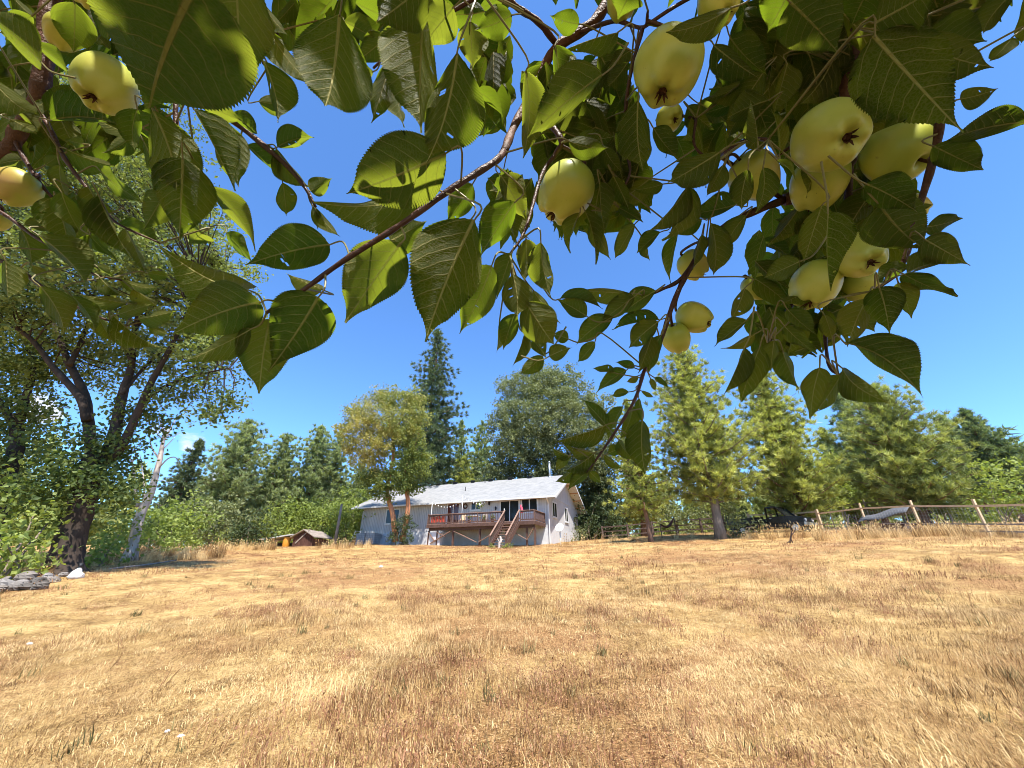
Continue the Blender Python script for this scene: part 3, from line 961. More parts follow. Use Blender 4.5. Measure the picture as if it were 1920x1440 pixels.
def broadleaf(t_, blobs, mat, seed, per=9.0, k=26, sig=0.28, size=0.2, shell=0.5, name='crown', flat=0.8, limbs=None, bark=None, every=5):
    r = np.random.default_rng(seed)
    C, T = blob_centers(blobs, r, per, shell)
    if limbs is not None:                                # branchlets that carry the leaf clumps
        Lp = np.array(limbs); b = MB()
        for c in C[::every]:
            q = Lp[np.argmin(np.linalg.norm(Lp - c, axis=1))]
            m = (q + c) / 2 + r.normal(0, .12, 3) + np.array([0, 0, .12])
            b.tube([q, m, c], [.035, .022, .010], 4, cap=False)
        b.build('branchlets', bark or M_BARK_D, t_, 'stuff')
    V, Fq, tt = leaves_mesh(C, r, k, sig, size, T, flat=flat)
    return crown_part(name, t_, V, Fq, tt, mat)

def pblob(px, py, rpx, Y, tint=0.5, zs=0.9):
    c = PY(px, py, Y)
    return (c, rpx * proj(c)[2] / FPX, tint, zs)

# ---- the big old tree on the left
bt = at(112, 20.7, 1078); bt[2] -= 0.15
zt = bt[1]
big = thing('maple_tree', bt, 'massive old tree with thick leaning dark trunk and spreading limbs', 'tree', 'broadleaf trees')
def L3(pts, rr, dz=0.0):
    return [PY(x, y, zt + dz * i / max(1, len(pts) - 1)) for i, (x, y) in enumerate(pts)], rr
b = MB()
pts, rr = L3([(112, 1084), (121, 1050), (135, 1000), (150, 950), (165, 900), (180, 860)], None)
b.tube(smooth_path(pts, 4), list(np.interp(np.linspace(0, 1, 21), [0, .12, .3, 1], [0.72, 0.50, 0.42, 0.36])), 16, jit=0.06)
for a_ in range(5):                                     # root flare
    q = bt + np.array([math.cos(a_ * 1.26 + .4), math.sin(a_ * 1.26 + .4), 0]) * 0.85; q[2] = gz(q[0], q[1]) - 0.12
    b.tube(smooth_path([PY(118, 1052, zt), (PY(114, 1068, zt) + q) / 2 - hz * 0.05, q], 4), [0.42, .38, .34, .3, .26, .22, .18, .15, .1], 8)
b.build('trunk', M_BARK_D, big)
limbs = [([(176, 872), (168, 815), (159, 742), (131, 685), (117, 650), (95, 590), (80, 520)], .36, 0.9),
         ([(162, 790), (149, 745), (99, 688), (64, 642), (20, 610), (-60, 590)], .26, -1.2),
         ([(181, 868), (209, 830), (222, 777), (231, 735), (246, 688), (252, 630), (268, 540), (280, 440)], .38, 0.3),
         ([(190, 868), (222, 845), (257, 777), (284, 717), (310, 670), (345, 600), (370, 520)], .30, -1.0),
         ([(262, 760), (300, 730), (340, 712), (392, 698), (430, 690)], .13, -0.6),
         ([(131, 685), (160, 620), (180, 540), (190, 470)], .18, 1.5),
         ([(248, 680), (215, 610), (200, 540), (150, 440)], .16, 1.8),
         ([(258, 610), (300, 560), (350, 520), (420, 500)], .14, 0.5),
         ([(228, 740), (270, 690), (320, 650), (380, 620)], .12, 1.6)]
LIMBP = []
for pts, r0, dz in limbs:
    b = MB(); pp, _ = L3(pts, None, dz); pp = smooth_path(pp, 4); LIMBP += pp
    b.tube(pp, list(np.linspace(r0 * .58, r0 * 0.16, len(pp))), 9, jit=0.08); b.build('limb', M_BARK_D, big)
bl = []
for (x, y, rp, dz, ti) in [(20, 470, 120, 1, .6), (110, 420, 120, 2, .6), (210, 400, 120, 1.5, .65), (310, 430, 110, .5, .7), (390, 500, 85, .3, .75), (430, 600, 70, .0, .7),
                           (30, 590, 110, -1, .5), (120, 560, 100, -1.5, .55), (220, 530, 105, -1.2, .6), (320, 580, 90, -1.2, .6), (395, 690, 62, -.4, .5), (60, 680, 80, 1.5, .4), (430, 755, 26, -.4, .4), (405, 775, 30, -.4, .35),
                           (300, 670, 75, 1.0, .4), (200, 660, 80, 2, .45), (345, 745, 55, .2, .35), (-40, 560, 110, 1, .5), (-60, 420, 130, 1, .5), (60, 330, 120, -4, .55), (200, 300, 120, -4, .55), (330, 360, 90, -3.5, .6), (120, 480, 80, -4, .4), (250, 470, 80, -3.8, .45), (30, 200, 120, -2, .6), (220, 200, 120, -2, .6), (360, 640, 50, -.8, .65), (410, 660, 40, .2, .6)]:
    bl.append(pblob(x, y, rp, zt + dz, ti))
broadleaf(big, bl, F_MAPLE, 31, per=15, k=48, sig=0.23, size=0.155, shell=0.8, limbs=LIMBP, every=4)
bl = [pblob(x, y, rp, zt + dz, ti) for (x, y, rp, dz, ti) in [(150, 850, 70, -.3, .12), (225, 850, 55, .1, .15), (200, 910, 62, -.6, .1), (120, 910, 60, -.4, .15), (250, 780, 40, .4, .2), (90, 930, 40, -.8, .2), (225, 940, 30, -.4, .15), (290, 800, 26, .2, .2)]]  # low tints: shade beneath the crown put into the leaf colour
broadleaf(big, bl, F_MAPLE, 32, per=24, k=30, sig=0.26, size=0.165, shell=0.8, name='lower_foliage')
# a second one mostly outside the frame
b2 = at(-30, 25, 1070); b2[2] -= 0.1; z2 = b2[1]
t2 = thing('maple_tree', b2, 'broadleaf tree behind the massive trunk, forked branches half cut by the frame edge', 'tree', 'broadleaf trees')
b = MB(); pp = smooth_path([b2, PY(0, 930, z2), PY(28, 850, z2), PY(32, 800, z2)], 4); b.tube(pp, list(np.linspace(.32, .2, len(pp))), 10, jit=.06); b.build('trunk', M_BARK_D, t2)
for pts in ([(32, 800), (50, 740), (62, 690), (40, 620)], [(30, 805), (5, 760), (-40, 700)]):
    b = MB(); pp = smooth_path([PY(x, y, z2) for x, y in pts], 4); b.tube(pp, list(np.linspace(.17, .06, len(pp))), 8); b.build('limb', M_BARK_D, t2)
broadleaf(t2, [pblob(x, y, rp, z2, ti) for (x, y, rp, ti) in [(20, 720, 70, .4), (70, 760, 40, .5), (-40, 690, 90, .4), (15, 840, 60, .25), (-30, 800, 80, .3), (20, 640, 80, .5), (85, 690, 45, .5), (-60, 900, 80, .2), (5, 920, 60, .15), (35, 860, 50, .3), (40, 790, 40, .4), (10, 780, 50, .4)]], F_MAPLE, 33, per=13, k=34, sig=.27, size=.17)

def shrub(label, blobs, mat, seed, group='shrubs along the field edge', base=None, per=10, k=24, sig=.24, size=.2, name='shrub', stems=5, stem_mat=None, cat='shrub', shell=.55):
    c = blobs[0][0]
    b0 = np.array([c[0], c[1], gz(c[0], c[1])]) if base is None else base
    t_ = thing(name, b0, label, cat, group)
    r = random.Random(seed)
    b = MB()
    for q in range(stems):
        bl_ = blobs[q % len(blobs)]
        e = np.asarray(bl_[0]) + np.array([r.uniform(-.3, .3), r.uniform(-.3, .3), r.uniform(-.2, .3)]) * bl_[1]
        s0 = b0 + np.array([r.uniform(-.4, .4), r.uniform(-.4, .4), -.1])
        b.tube(smooth_path([s0, (s0 + e) / 2 + np.array([r.uniform(-.2, .2), 0, .2]), e], 3), [.04, .036, .032, .028, .022, .018, .012], 6)
    b.build('stem', stem_mat or M_BARK_G, t_, 'stuff')
    broadleaf(t_, blobs, mat, seed, per, k, sig, size, shell, 'foliage')
    return t_

def on(px, r_, rp, h=0.8, ti=.5, py=1010, zs=0.9):
    """blob standing on the ground: column, range, radius in px, height of its centre in radii"""
    g = at(px, r_, py); z = proj(g)[2]; R_ = rp * z / FPX
    return (g + hz * R_ * h, R_, ti, zs)

shrub('bright green leafy bush massed below the massive leaning trunk', [on(20, 19.5, 60, .7, .7, 1070), on(-30, 19.5, 80, .8, .6, 1070), on(30, 21, 50, 1.5, .65, 1070), on(-10, 21, 80, 2.0, .55, 1070), on(60, 22.5, 46, 2.6, .5, 1070)], F_BRIGHT, 41, per=16, size=.19)
shrub('yellow green bush between massive trunk and bleached dead tree', [on(195, 25, 34, .8, .6, 1055), on(165, 24, 24, .8, .6, 1060), on(225, 27, 40, 1.2, .5, 1050)], F_BRIGHT, 42, per=16)
shrub('pale green thicket right of the bleached dead tree', [on(300, 33, 50, 0.64, .6, 1040), on(345, 34, 50, 0.80, .5, 1035), on(260, 34, 52, 0.81, .5, 1045), on(320, 36, 50, 1.18, .5, 1035)], F_BRIGHT, 43, per=9, size=.24)
shrub('grey green thicket beside the rounded dark bush', [on(395, 38, 44, 0.80, .45, 1025), on(370, 38, 52, 0.99, .5, 1025), on(420, 41, 46, 1.12, .5, 1022)], F_OAK, 44, per=9, size=.24)
shrub('rounded dark green bush left of the low wooden shed', [on(462, 36, 34, 1.0, .3, 1020), on(440, 36, 26, .8, .3, 1020), on(490, 36, 24, .8, .3, 1020), on(465, 36.5, 26, 1.9, .4, 1020)], F_DARK, 45, per=15, size=.19)
shrub('tall light green thicket behind the low wooden shed', [on(540, 50, 44, 0.74, .6), on(575, 50, 40, 0.93, .55), on(510, 50, 40, 1.05, .5), on(560, 52, 44, 1.49, .5)], F_BRIGHT, 46, per=6, size=.3, sig=.32)
shrub('light green saplings around the weathered pole', [on(640, 46, 40, 0.80, .6), on(612, 47, 36, 0.99, .5), on(655, 47, 40, 1.24, .6), on(630, 48, 34, 1.80, .55)], F_BRIGHT, 47, per=7, size=.26, sig=.3)
shrub('light green young trees left of the house end wall', [on(672, 50, 40, 1.12, .6), on(690, 52, 44, 1.61, .55), on(660, 52, 44, 1.86, .5)], F_BRIGHT, 48, per=6, size=.28, sig=.32)

# ---- bleached dead tree
sb = at(243, 26.5, 1050); sb[2] -= .15; zs_ = sb[1]
snag = thing('dead_tree', sb, 'bleached grey dead tree with bare twisting branches', 'tree')
b = MB(); pp = smooth_path([PY(241, 1054, zs_), PY(250, 1020, zs_), PY(258, 985, zs_), PY(266, 958, zs_), PY(282, 925, zs_), PY(291, 895, zs_), PY(300, 860, zs_), PY(305, 830, zs_), PY(310, 806, zs_)], 3)
b.tube(pp, list(np.interp(np.linspace(0, 1, len(pp)), [0, .1, .45, 1], [.34, .22, .17, .06])), 11, jit=.10); b.build('trunk', M_SNAG, snag)
rs = random.Random(5)
for pts, r0 in [([(258, 950), (252, 900), (247, 865), (238, 848)], .08), ([(247, 868), (255, 850), (240, 835)], .04), ([(272, 940), (268, 890), (262, 850)], .05), ([(300, 862), (285, 840), (280, 815)], .05), ([(305, 830), (322, 800), (332, 780)], .05), ([(309, 812), (300, 790), (298, 770)], .04),
                ([(296, 880), (315, 860), (330, 858), (335, 870)], .035), ([(303, 845), (318, 830), (328, 820)], .03), ([(309, 815), (325, 818), (338, 810)], .03), ([(288, 905), (300, 900), (318, 905)], .03), ([(268, 955), (256, 930), (245, 920)], .035), ([(306, 825), (296, 815), (288, 800)], .03)]:
    b = MB(); dz_ = rs.uniform(-.5, .5); q = smooth_path([PY(x, y, zs_ + dz_ * i / 3) for i, (x, y) in enumerate(pts)], 3); b.tube(q, list(np.linspace(r0, .012, len(q))), 6); b.build('branch', M_SNAG, snag)

# ---- conifers
cf = 'conifers behind the field'
conifer('pine_tree', 'tall pine nearest the bleached dead tree, broad grey green crown', cf, 400, 52, 792, 85, F_HAZEPINE, 'pine', seed=51, basepy=1022, cb=.16, nl=.42)
conifer('fir_tree', 'dark narrow fir half hidden behind the bleached dead tree', cf, 305, 47, 826, 58, F_FIR, 'fir', seed=52, basepy=1030, cb=.05)
conifer('pine_tree', 'slender pine left of the three close set pines, its top below theirs', cf, 488, 56, 818, 72, F_HAZEPINE, 'pine', seed=53, basepy=1018, cb=.08, nl=.4)
conifer('pine_tree', 'tallest of the close set pines above the low wooden shed', cf, 560, 54, 803, 70, F_HAZEPINE, 'pine', seed=54, basepy=1014, cb=.12, nl=.4)
conifer('pine_tree', 'narrow pine at the right of the close set pines above the shed', cf, 602, 56, 814, 57, F_HAZEPINE, 'pine', seed=55, basepy=1014, cb=.10, nl=.4)
conifer('pine_tree', 'low pale pine just left of the flaming red barked tree', cf, 660, 58, 868, 56, F_HAZEPINE, 'pine', seed=56, basepy=1012, cb=.05)
conifer('fir_tree', 'tallest dark fir rising behind the red barked tree', cf, 783, 54, 618, 122, F_FIR, 'fir', seed=57, basepy=1010, cb=.10, dens=1.35, nl=.27)
conifer('fir_tree', 'slim pointed fir just right of the tallest dark fir', cf, 857, 62, 790, 50, F_HAZEPINE, 'mid', seed=58, cb=.06)
conifer('fir_tree', 'pale blue green fir beside the big round crowned tree', cf, 900, 64, 792, 70, F_HAZEPINE, 'mid', seed=59, cb=.05)
conifer('pine_tree', 'low bushy pale pine peeking over the shingle roof', cf, 862, 52, 862, 44, F_PINEL, 'pine', seed=60, cb=.05, dens=1.2)
conifer('fir_tree', 'dark fir close behind the right gable of the house', cf, 1128, 50, 842, 70, F_FIR, 'fir', seed=61, cb=.03, dens=1.2)
conifer('fir_tree', 'slender yellow green fir between round crowned tree and tallest right pine', cf, 1210, 50, 752, 60, F_PINEL, 'mid', seed=62, cb=.10)
conifer('pine_tree', 'largest pine on the right, pale dense crown on forked grey trunk', cf, 1350, 30, 656, 118, F_PINEL, 'pine', bark=M_BARK_G, seed=63, basepy=1005, cb=.17, dens=1.75, nl=.36, trunk_r=.31)
conifer('pine_tree', 'second large pine with dense pale crown above the black truck', cf, 1515, 36, 696, 94, F_PINEL, 'pine', seed=64, basepy=1003, cb=.07, dens=1.7, nl=.4)
conifer('fir_tree', 'young open fir on a short bare stem in front of the rail fence', cf, 1218, 29, 792, 66, F_PINEL, 'fir', seed=65, basepy=1008, cb=.26, dens=.72, nl=.27, trunk_r=.17)
conifer('pine_tree', 'twin topped grey green pine left of the broad sloping pine', cf, 1668, 44, 740, 62, F_HAZEPINE, 'pine', seed=66, basepy=995, cb=.07, dens=1.25, nl=.42)
conifer('pine_tree', 'broad pine with sloping right side above the wire fenced garden', cf, 1748, 37, 728, 108, F_PINE, 'pine', seed=67, basepy=995, cb=.09, dens=1.8, nl=.4)
conifer('fir_tree', 'dark open fir in the far gap right of the broad pine', cf, 1868, 62, 780, 54, F_HAZEPINE, 'mid', seed=68, basepy=990, cb=.2, nl=.4)
conifer('fir_tree', 'darkest far fir with long level boughs at the edge of the frame', cf, 1925, 58, 770, 62, F_BLUE, 'mid', seed=69, basepy=990, cb=.25, dens=.9, nl=.4)
conifer('pine_tree', 'lower pine filling between the two large pines and twin topped pine', cf, 1612, 46, 812, 46, F_PINEL, 'pine', seed=70, basepy=998, cb=.05, nl=.4)

# ---- round crowned broadleaf behind the roof
ob = at(1022, 47, 1012); zo = ob[1]
oak = thing('oak_tree', ob, 'great round crowned tree standing behind the middle of the roof', 'tree', 'broadleaf trees')
b = MB(); pp = smooth_path([ob - hz * .2, PY(1024, 900, zo), PY(1026, 850, zo), PY(1022, 800, zo)], 4); b.tube(pp, list(np.linspace(.55, .34, len(pp))), 10, jit=.05); b.build('trunk', M_BARK_D, oak)
for pts in ([(1026, 850), (1060, 800), (1090, 760)], [(1024, 830), (985, 790), (960, 750)], [(1022, 800), (1015, 740), (1010, 700)], [(1025, 860), (975, 840), (950, 820)], [(1026, 870), (1070, 850), (1110, 830)]):
    b = MB(); q = smooth_path([PY(x, y, zo) for x, y in pts], 3); b.tube(q, list(np.linspace(.24, .08, len(q))), 7); b.build('limb', M_BARK_D, oak)
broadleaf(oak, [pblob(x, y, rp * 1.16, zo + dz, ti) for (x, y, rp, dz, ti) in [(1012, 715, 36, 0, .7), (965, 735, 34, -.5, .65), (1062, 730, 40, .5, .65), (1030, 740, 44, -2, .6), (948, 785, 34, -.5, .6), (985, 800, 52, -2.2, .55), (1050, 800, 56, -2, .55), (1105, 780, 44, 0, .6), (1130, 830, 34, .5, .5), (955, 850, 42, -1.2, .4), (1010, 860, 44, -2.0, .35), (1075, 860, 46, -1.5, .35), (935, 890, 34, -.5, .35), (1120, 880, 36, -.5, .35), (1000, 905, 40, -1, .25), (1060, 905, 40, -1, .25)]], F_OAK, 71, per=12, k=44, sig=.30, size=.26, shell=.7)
shrub('dark undergrowth right of the house gable wall', [on(1105, 45, 30, 1.0, .3), on(1140, 46, 34, 1.2, .25), on(1165, 45, 26, .9, .3), on(1125, 47, 34, 2.6, .2)], F_DARK, 72, per=8, size=.24)
shrub('small lit shrub hugging the right corner of the house', [on(1092, 42, 13, 1.2, .4), on(1080, 40.5, 9, .8, .4)], F_OAK, 73, per=22, size=.16, stems=3)
shrub('dusty green brush behind the dark rail fence', [on(1360, 38, 34, 1.2, .5), on(1290, 40, 40, 2.2, .45), on(1380, 40, 40, 2.4, .5), on(1300, 38, 30, .8, .5), on(1265, 38, 30, 1.0, .5), on(1400, 38, 28, .8, .55), on(1240, 39, 32, 1.6, .35), on(1330, 40, 34, 1.5, .4)], F_OAK, 74, per=9, size=.22)
shrub('grey green low brush around the base of the largest pine', [on(1385, 31.5, 24, .6, .6, 1005), on(1415, 32, 20, .6, .6, 1005), on(1372, 32, 26, 1.4, .5, 1005)], F_OAK, 75, per=14, size=.18)
shrub('leafy yellow green tree with a few orange leaves behind the fence end', [on(1500, 40, 34, 1.2, .7, 1000), on(1560, 41, 40, 1.6, .7, 1000), on(1600, 41, 38, 1.8, .7, 1000), on(1590, 42, 36, 3.4, .7, 1000), on(1640, 42, 34, 2.0, .6, 1000), on(1535, 41, 34, 3.0, .6, 1000)], F_BRIGHT, 76, per=8, size=.25, sig=.3)
shrub('tangled green bushes at the right end of the wire garden', [on(1880, 36, 38, .8, .6, 990), on(1920, 36, 44, 1.0, .6, 990), on(1840, 37, 30, .7, .5, 990), on(1905, 38, 44, 2.0, .6, 990), on(1960, 36, 50, 1.2, .6, 990)], F_BRIGHT, 77, per=10, size=.22)
shrub('dark bushes inside the wire garden under the broad pine', [on(1770, 39, 32, .9, .2, 992), on(1740, 40, 26, .9, .2, 992), on(1805, 40, 26, .9, .25, 992)], F_DARK, 78, per=10, size=.22)

# ---- red barked tree in front of the house
mb = at(748, 38.0, 1014); zm = mb[1]
mad = thing('madrone_tree', mb, 'orange barked tree with yellowing crown in front of the house', 'tree', 'broadleaf trees')
for pts, r0, r1 in [([(742, 1016), (739, 987), (735, 958), (726, 925), (731, 890), (737, 860), (739, 830)], .26, .12), ([(754, 1016), (765, 955), (763, 925), (758, 900), (762, 870)], .24, .12)]:
    b = MB(); q = smooth_path([PY(x, y, zm) for x, y in pts], 4); b.tube(q, list(np.linspace(r0, r1, len(q))), 11, jit=.05); b.build('trunk', M_BARK_R, mad)
for pts, r0 in [([(731, 890), (722, 890), (715, 870), (705, 840)], .13), ([(739, 830), (750, 790), (760, 760)], .12), ([(737, 850), (715, 810), (690, 790)], .10), ([(762, 870), (780, 830), (790, 790)], .10), ([(739, 830), (725, 780), (715, 750)], .10), ([(715, 870), (690, 850), (660, 840)], .06)]:
    b = MB(); q = smooth_path([PY(x, y, zm + .3) for x, y in pts], 3); b.tube(q, list(np.linspace(r0, .03, len(q))), 7); b.build('limb', M_BARK_R, mad)
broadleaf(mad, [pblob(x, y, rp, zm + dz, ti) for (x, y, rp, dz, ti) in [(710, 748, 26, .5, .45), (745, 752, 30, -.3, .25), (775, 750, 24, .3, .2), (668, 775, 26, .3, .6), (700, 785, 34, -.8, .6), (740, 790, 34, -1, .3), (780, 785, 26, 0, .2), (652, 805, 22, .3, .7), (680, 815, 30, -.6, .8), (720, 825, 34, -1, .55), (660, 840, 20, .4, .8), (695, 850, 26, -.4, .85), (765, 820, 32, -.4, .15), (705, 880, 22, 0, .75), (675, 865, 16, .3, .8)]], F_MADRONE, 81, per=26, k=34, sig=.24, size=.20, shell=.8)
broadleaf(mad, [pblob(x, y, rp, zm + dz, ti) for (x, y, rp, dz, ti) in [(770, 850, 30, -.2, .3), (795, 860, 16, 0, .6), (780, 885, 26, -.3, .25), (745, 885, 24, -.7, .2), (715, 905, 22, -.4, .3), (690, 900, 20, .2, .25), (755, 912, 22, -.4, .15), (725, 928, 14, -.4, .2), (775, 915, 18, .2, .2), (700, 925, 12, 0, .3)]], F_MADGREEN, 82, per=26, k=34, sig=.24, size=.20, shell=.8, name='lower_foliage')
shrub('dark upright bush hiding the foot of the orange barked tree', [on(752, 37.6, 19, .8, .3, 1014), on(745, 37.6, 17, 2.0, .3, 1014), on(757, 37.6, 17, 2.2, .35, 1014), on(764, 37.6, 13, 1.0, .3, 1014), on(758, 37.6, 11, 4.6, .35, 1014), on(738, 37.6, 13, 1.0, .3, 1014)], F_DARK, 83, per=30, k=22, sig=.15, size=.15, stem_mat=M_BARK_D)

# ---- far wood closing the view behind everything
r = np.random.default_rng(90)
C = []; T = []
for k in range(420):
    az = rad(r.uniform(-64, 64)); d_ = r.uniform(75, 110)
    x, y = d_ * math.sin(az), d_ * math.cos(az)
    hgt = r.uniform(7, 15); g = gz(x, y) - .5
    n = 60
    tt_ = r.uniform(0, 1, n)
    rr_ = 2.6 * (1 - tt_) ** .7 + .2
    a_ = r.uniform(0, 6.28, n)
    C.append(np.stack([x + rr_ * np.cos(a_), y + rr_ * np.sin(a_), g + hgt * tt_], -1)); T.append(np.full(n, r.uniform(.1, .9)))
C = np.concatenate(C); T = np.concatenate(T)
V, Ft, tt = needles_mesh(C, np.tile([0, 0, .6], (len(C), 1)), r, 9, 1.1, .28, 1.0, T)
wood = link('distant_wood', mesh_np('distant_wood', V, Ft, [F_PINE], attrs={'tint': tt}))
tag(wood, 'far wood of mixed conifers closing the view behind the trees', None, None, 'stuff')

# ================================================================== THINGS ROUND THE HOUSE AND FIELD
M_PALEWOOD = simple_mat('new_pale_timber', (0.66, 0.47, 0.29), 0.75, 0.15, var=0.25, scale=6)
M_OLDWOOD = simple_mat('weathered_timber', (0.30, 0.25, 0.21), 0.85, 0.1, var=0.4, scale=5, stretch=(1, 1, .3))
M_DARKWOOD = simple_mat('dark_timber', (0.12, 0.085, 0.07), 0.85, 0.1, var=0.4, scale=5)
M_BARNRED = simple_mat('old_red_planks', (0.11, 0.055, 0.042), 0.85, 0.1, var=0.5, scale=7, stretch=(1, 1, .25))
M_WIRE = simple_mat('galvanised_wire', (0.42, 0.43, 0.44), 0.45, 0.4, 0.6, var=0.1)
M_SHADE = simple_mat('grey_shade_cloth', (0.11, 0.112, 0.12), 0.8, 0.1, var=0.2, scale=4)
M_ORANGE = simple_mat('orange_paint', (0.55, 0.24, 0.03), 0.5, 0.3, var=0.1)
M_RED = simple_mat('red_fabric', (0.62, 0.09, 0.055), 0.8, 0.1, var=0.25, scale=9)
M_PINK = simple_mat('pink_red_fabric', (0.75, 0.10, 0.16), 0.7, 0.1, var=0.2)
M_CREAM = simple_mat('cream_fabric', (0.72, 0.66, 0.55), 0.8, 0.1, var=0.15)
M_ROCK = simple_mat('field_stone', (0.17, 0.16, 0.15), 0.9, 0.15, var=0.5, scale=3.5, bump=0.8)
M_TANK = simple_mat('milky_plastic', (0.42, 0.44, 0.47), 0.4, 0.3, var=0.1)
M_CAGE = simple_mat('grey_cage_steel', (0.33, 0.35, 0.38), 0.5, 0.4, 0.5, var=0.1)
M_TERRA = simple_mat('terracotta', (0.45, 0.18, 0.09), 0.8, 0.1)
M_BULB = simple_mat('white_bulb_glass', (0.8, 0.8, 0.78), 0.2, 0.5, var=0.02)
M_PAINTBLK = simple_mat('black_car_paint', (0.012, 0.012, 0.013), 0.25, 0.5, var=0.2)
M_TYRE = simple_mat('tyre_rubber', (0.02, 0.02, 0.02), 0.8, 0.1)
M_ROOFMETAL = simple_mat('pale_sheet_metal', (0.5, 0.49, 0.48), 0.5, 0.4, 0.2, var=0.15, scale=3)

# ---- dry grass stand and posts of the wire garden on the right
GP = [(1544, 996, 1535, 955, 33.0), (1630, 996, 1608, 944, 30.5), (1727, 988, 1708, 938, 28.0), (1850, 990, 1825, 936, 25.5), (1990, 985, 1965, 930, 23.5)]
gb = [at(p[0], p[4], p[1]) for p in GP]
hts = [height_for(b_, p[2], p[3]) for b_, p in zip(gb, GP)]
garden = thing('garden_fence', gb[0], 'tall garden fence of pale posts, long top rail and wire mesh', 'fence')
for b_, h_ in zip(gb, hts):
    b = MB(); b.beam(b_ - hz * .3, b_ + hz * h_, 0.08, 0.08, up=(1, 0, 0)); b.build('post', M_PALEWOOD, garden)
for k in range(4):
    n_ = unit(np.cross(gb[k + 1] - gb[k], hz)) * 0.09
    b = MB(); b.beam(gb[k] + n_ + hz * (hts[k] - .28), gb[k + 1] + n_ + hz * (hts[k + 1] - .28), 0.035, 0.085); b.build('rail', M_PALEWOOD, garden)
    for f_ in (.13, .32):
        b = MB(); b.beam(gb[k] + n_ + hz * hts[k] * f_, gb[k + 1] + n_ + hz * hts[k + 1] * f_, 0.03, 0.05); b.build('low_rail', M_OLDWOOD, garden)
    b = MB()
    nw = 18
    for q in range(1, nw):
        p = gb[k] + (gb[k + 1] - gb[k]) * q / nw - n_ * .2
        b.beam(p, p + hz * (hts[k] - .36), .0035, .0035)
    for q in range(1, 10):
        z_ = q / 10 * (hts[k] - .36); b.beam(gb[k] - n_ * .2 + hz * z_, gb[k + 1] - n_ * .2 + hz * z_, .0035, .0035)
    b.build('wire_mesh', M_WIRE, garden, 'stuff')
# far side of the same enclosure
gf = [at(1592, 41, 985), at(1636, 40, 985), at(1700, 39, 985), at(1790, 38, 985)]
gfence = thing('garden_fence', gf[0], 'far side of the wire garden, thin grey stakes with a pale rail', 'fence')
for i_, b_ in enumerate(gf):
    b = MB(); b.beam(b_ - hz * .2, b_ + hz * 2.0, .09, .09, up=(1, 0, 0)); b.build('post', M_OLDWOOD, gfence)
    if i_ < 3:
        b = MB(); b.beam(b_ + hz * 1.75, gf[i_ + 1] + hz * 1.75, .05, .09); b.build('rail', M_OLDWOOD, gfence)
# leaning bean stakes
for i_, (px, py, tx, ty, r_) in enumerate([(1568, 994, 1556, 962, 31.5), (1590, 996, 1578, 958, 31.5), (1612, 998, 1604, 968, 31), (1705, 990, 1698, 962, 29.5), (1580, 992, 1592, 964, 31.8)]):
    s_ = at(px, r_, py); z_ = proj(s_)[2]
    o_ = MB(); o_.beam(s_ - hz * .2, P(tx, ty, z_), .04, .04); oo = o_.build('garden_stake', M_OLDWOOD)
    tag(oo, ['thin grey stake nearest the fence corner post', 'grey stake standing second from the fence corner', 'short grey stake right behind the second tall post', 'stake beside the sagging grey cloth', 'stake crossing the one second from the fence corner'][i_], 'stake', 'stakes inside the wire garden')
# sagging shade cloth over raised bed
c0 = at(1622, 31, 990); c1 = at(1726, 30, 990)
g_ = 14; V = []; q = []
dirx = c1 - c0; dirx[2] = 0; sidev = unit(np.cross(dirx, hz)) * -1.5
for i in range(g_ + 1):
    for j in range(7):
        t = i / g_; u_ = j / 6
        p = c0 + dirx * t + sidev * (u_ - .5); sag = 1 - (2 * t - 1) ** 2
        V.append((p[0], p[1], gz(p[0], p[1]) + .42 + .75 * t ** .6 * (1 - .25 * t) - .10 * sag + .32 * math.sin(math.pi * u_) + .05 * math.sin(9 * t + 4 * u_)))
for i in range(g_):
    for j in range(6):
        a_ = i * 7 + j; q.append((a_, a_ + 7, a_ + 8, a_ + 1))
cl_ = link('shade_cloth', mesh_np('shade_cloth', np.array(V), np.array(q), [M_SHADE], smooth=True))
tag(cl_, 'grey shade cloth sagging over the raised bed in the wire garden', 'cloth')
sm_ = cl_.modifiers.new('thick', 'SOLIDIFY'); sm_.thickness = .02
bed = thing('raised_bed', (c0 + c1) / 2, 'low reddish plank bed under the sagging grey cloth', 'planter')
dx = unit(dirx); sy = unit(sidev)
for k in range(3):
    for sgn in (-.7, .7):
        b = MB(); p = c0 + sy * sgn + dx * .5; p[2] = gz(*(c0 + dirx / 2)[:2]) - .1 + k * .17
        b.obox(p, dx * (np.linalg.norm(dirx) - .8), sy * .04, hz * .155); b.build('plank', M_BARNRED, bed)
b = MB(); p = c0 - sy * .65 + dx * .5; p[2] = gz(*(c0 + dirx / 2)[:2]) - .1
b.obox(p, dx * (np.linalg.norm(dirx) - .8), sy * 1.3, hz * .38); b.build('soil', M_DARKWOOD, bed)

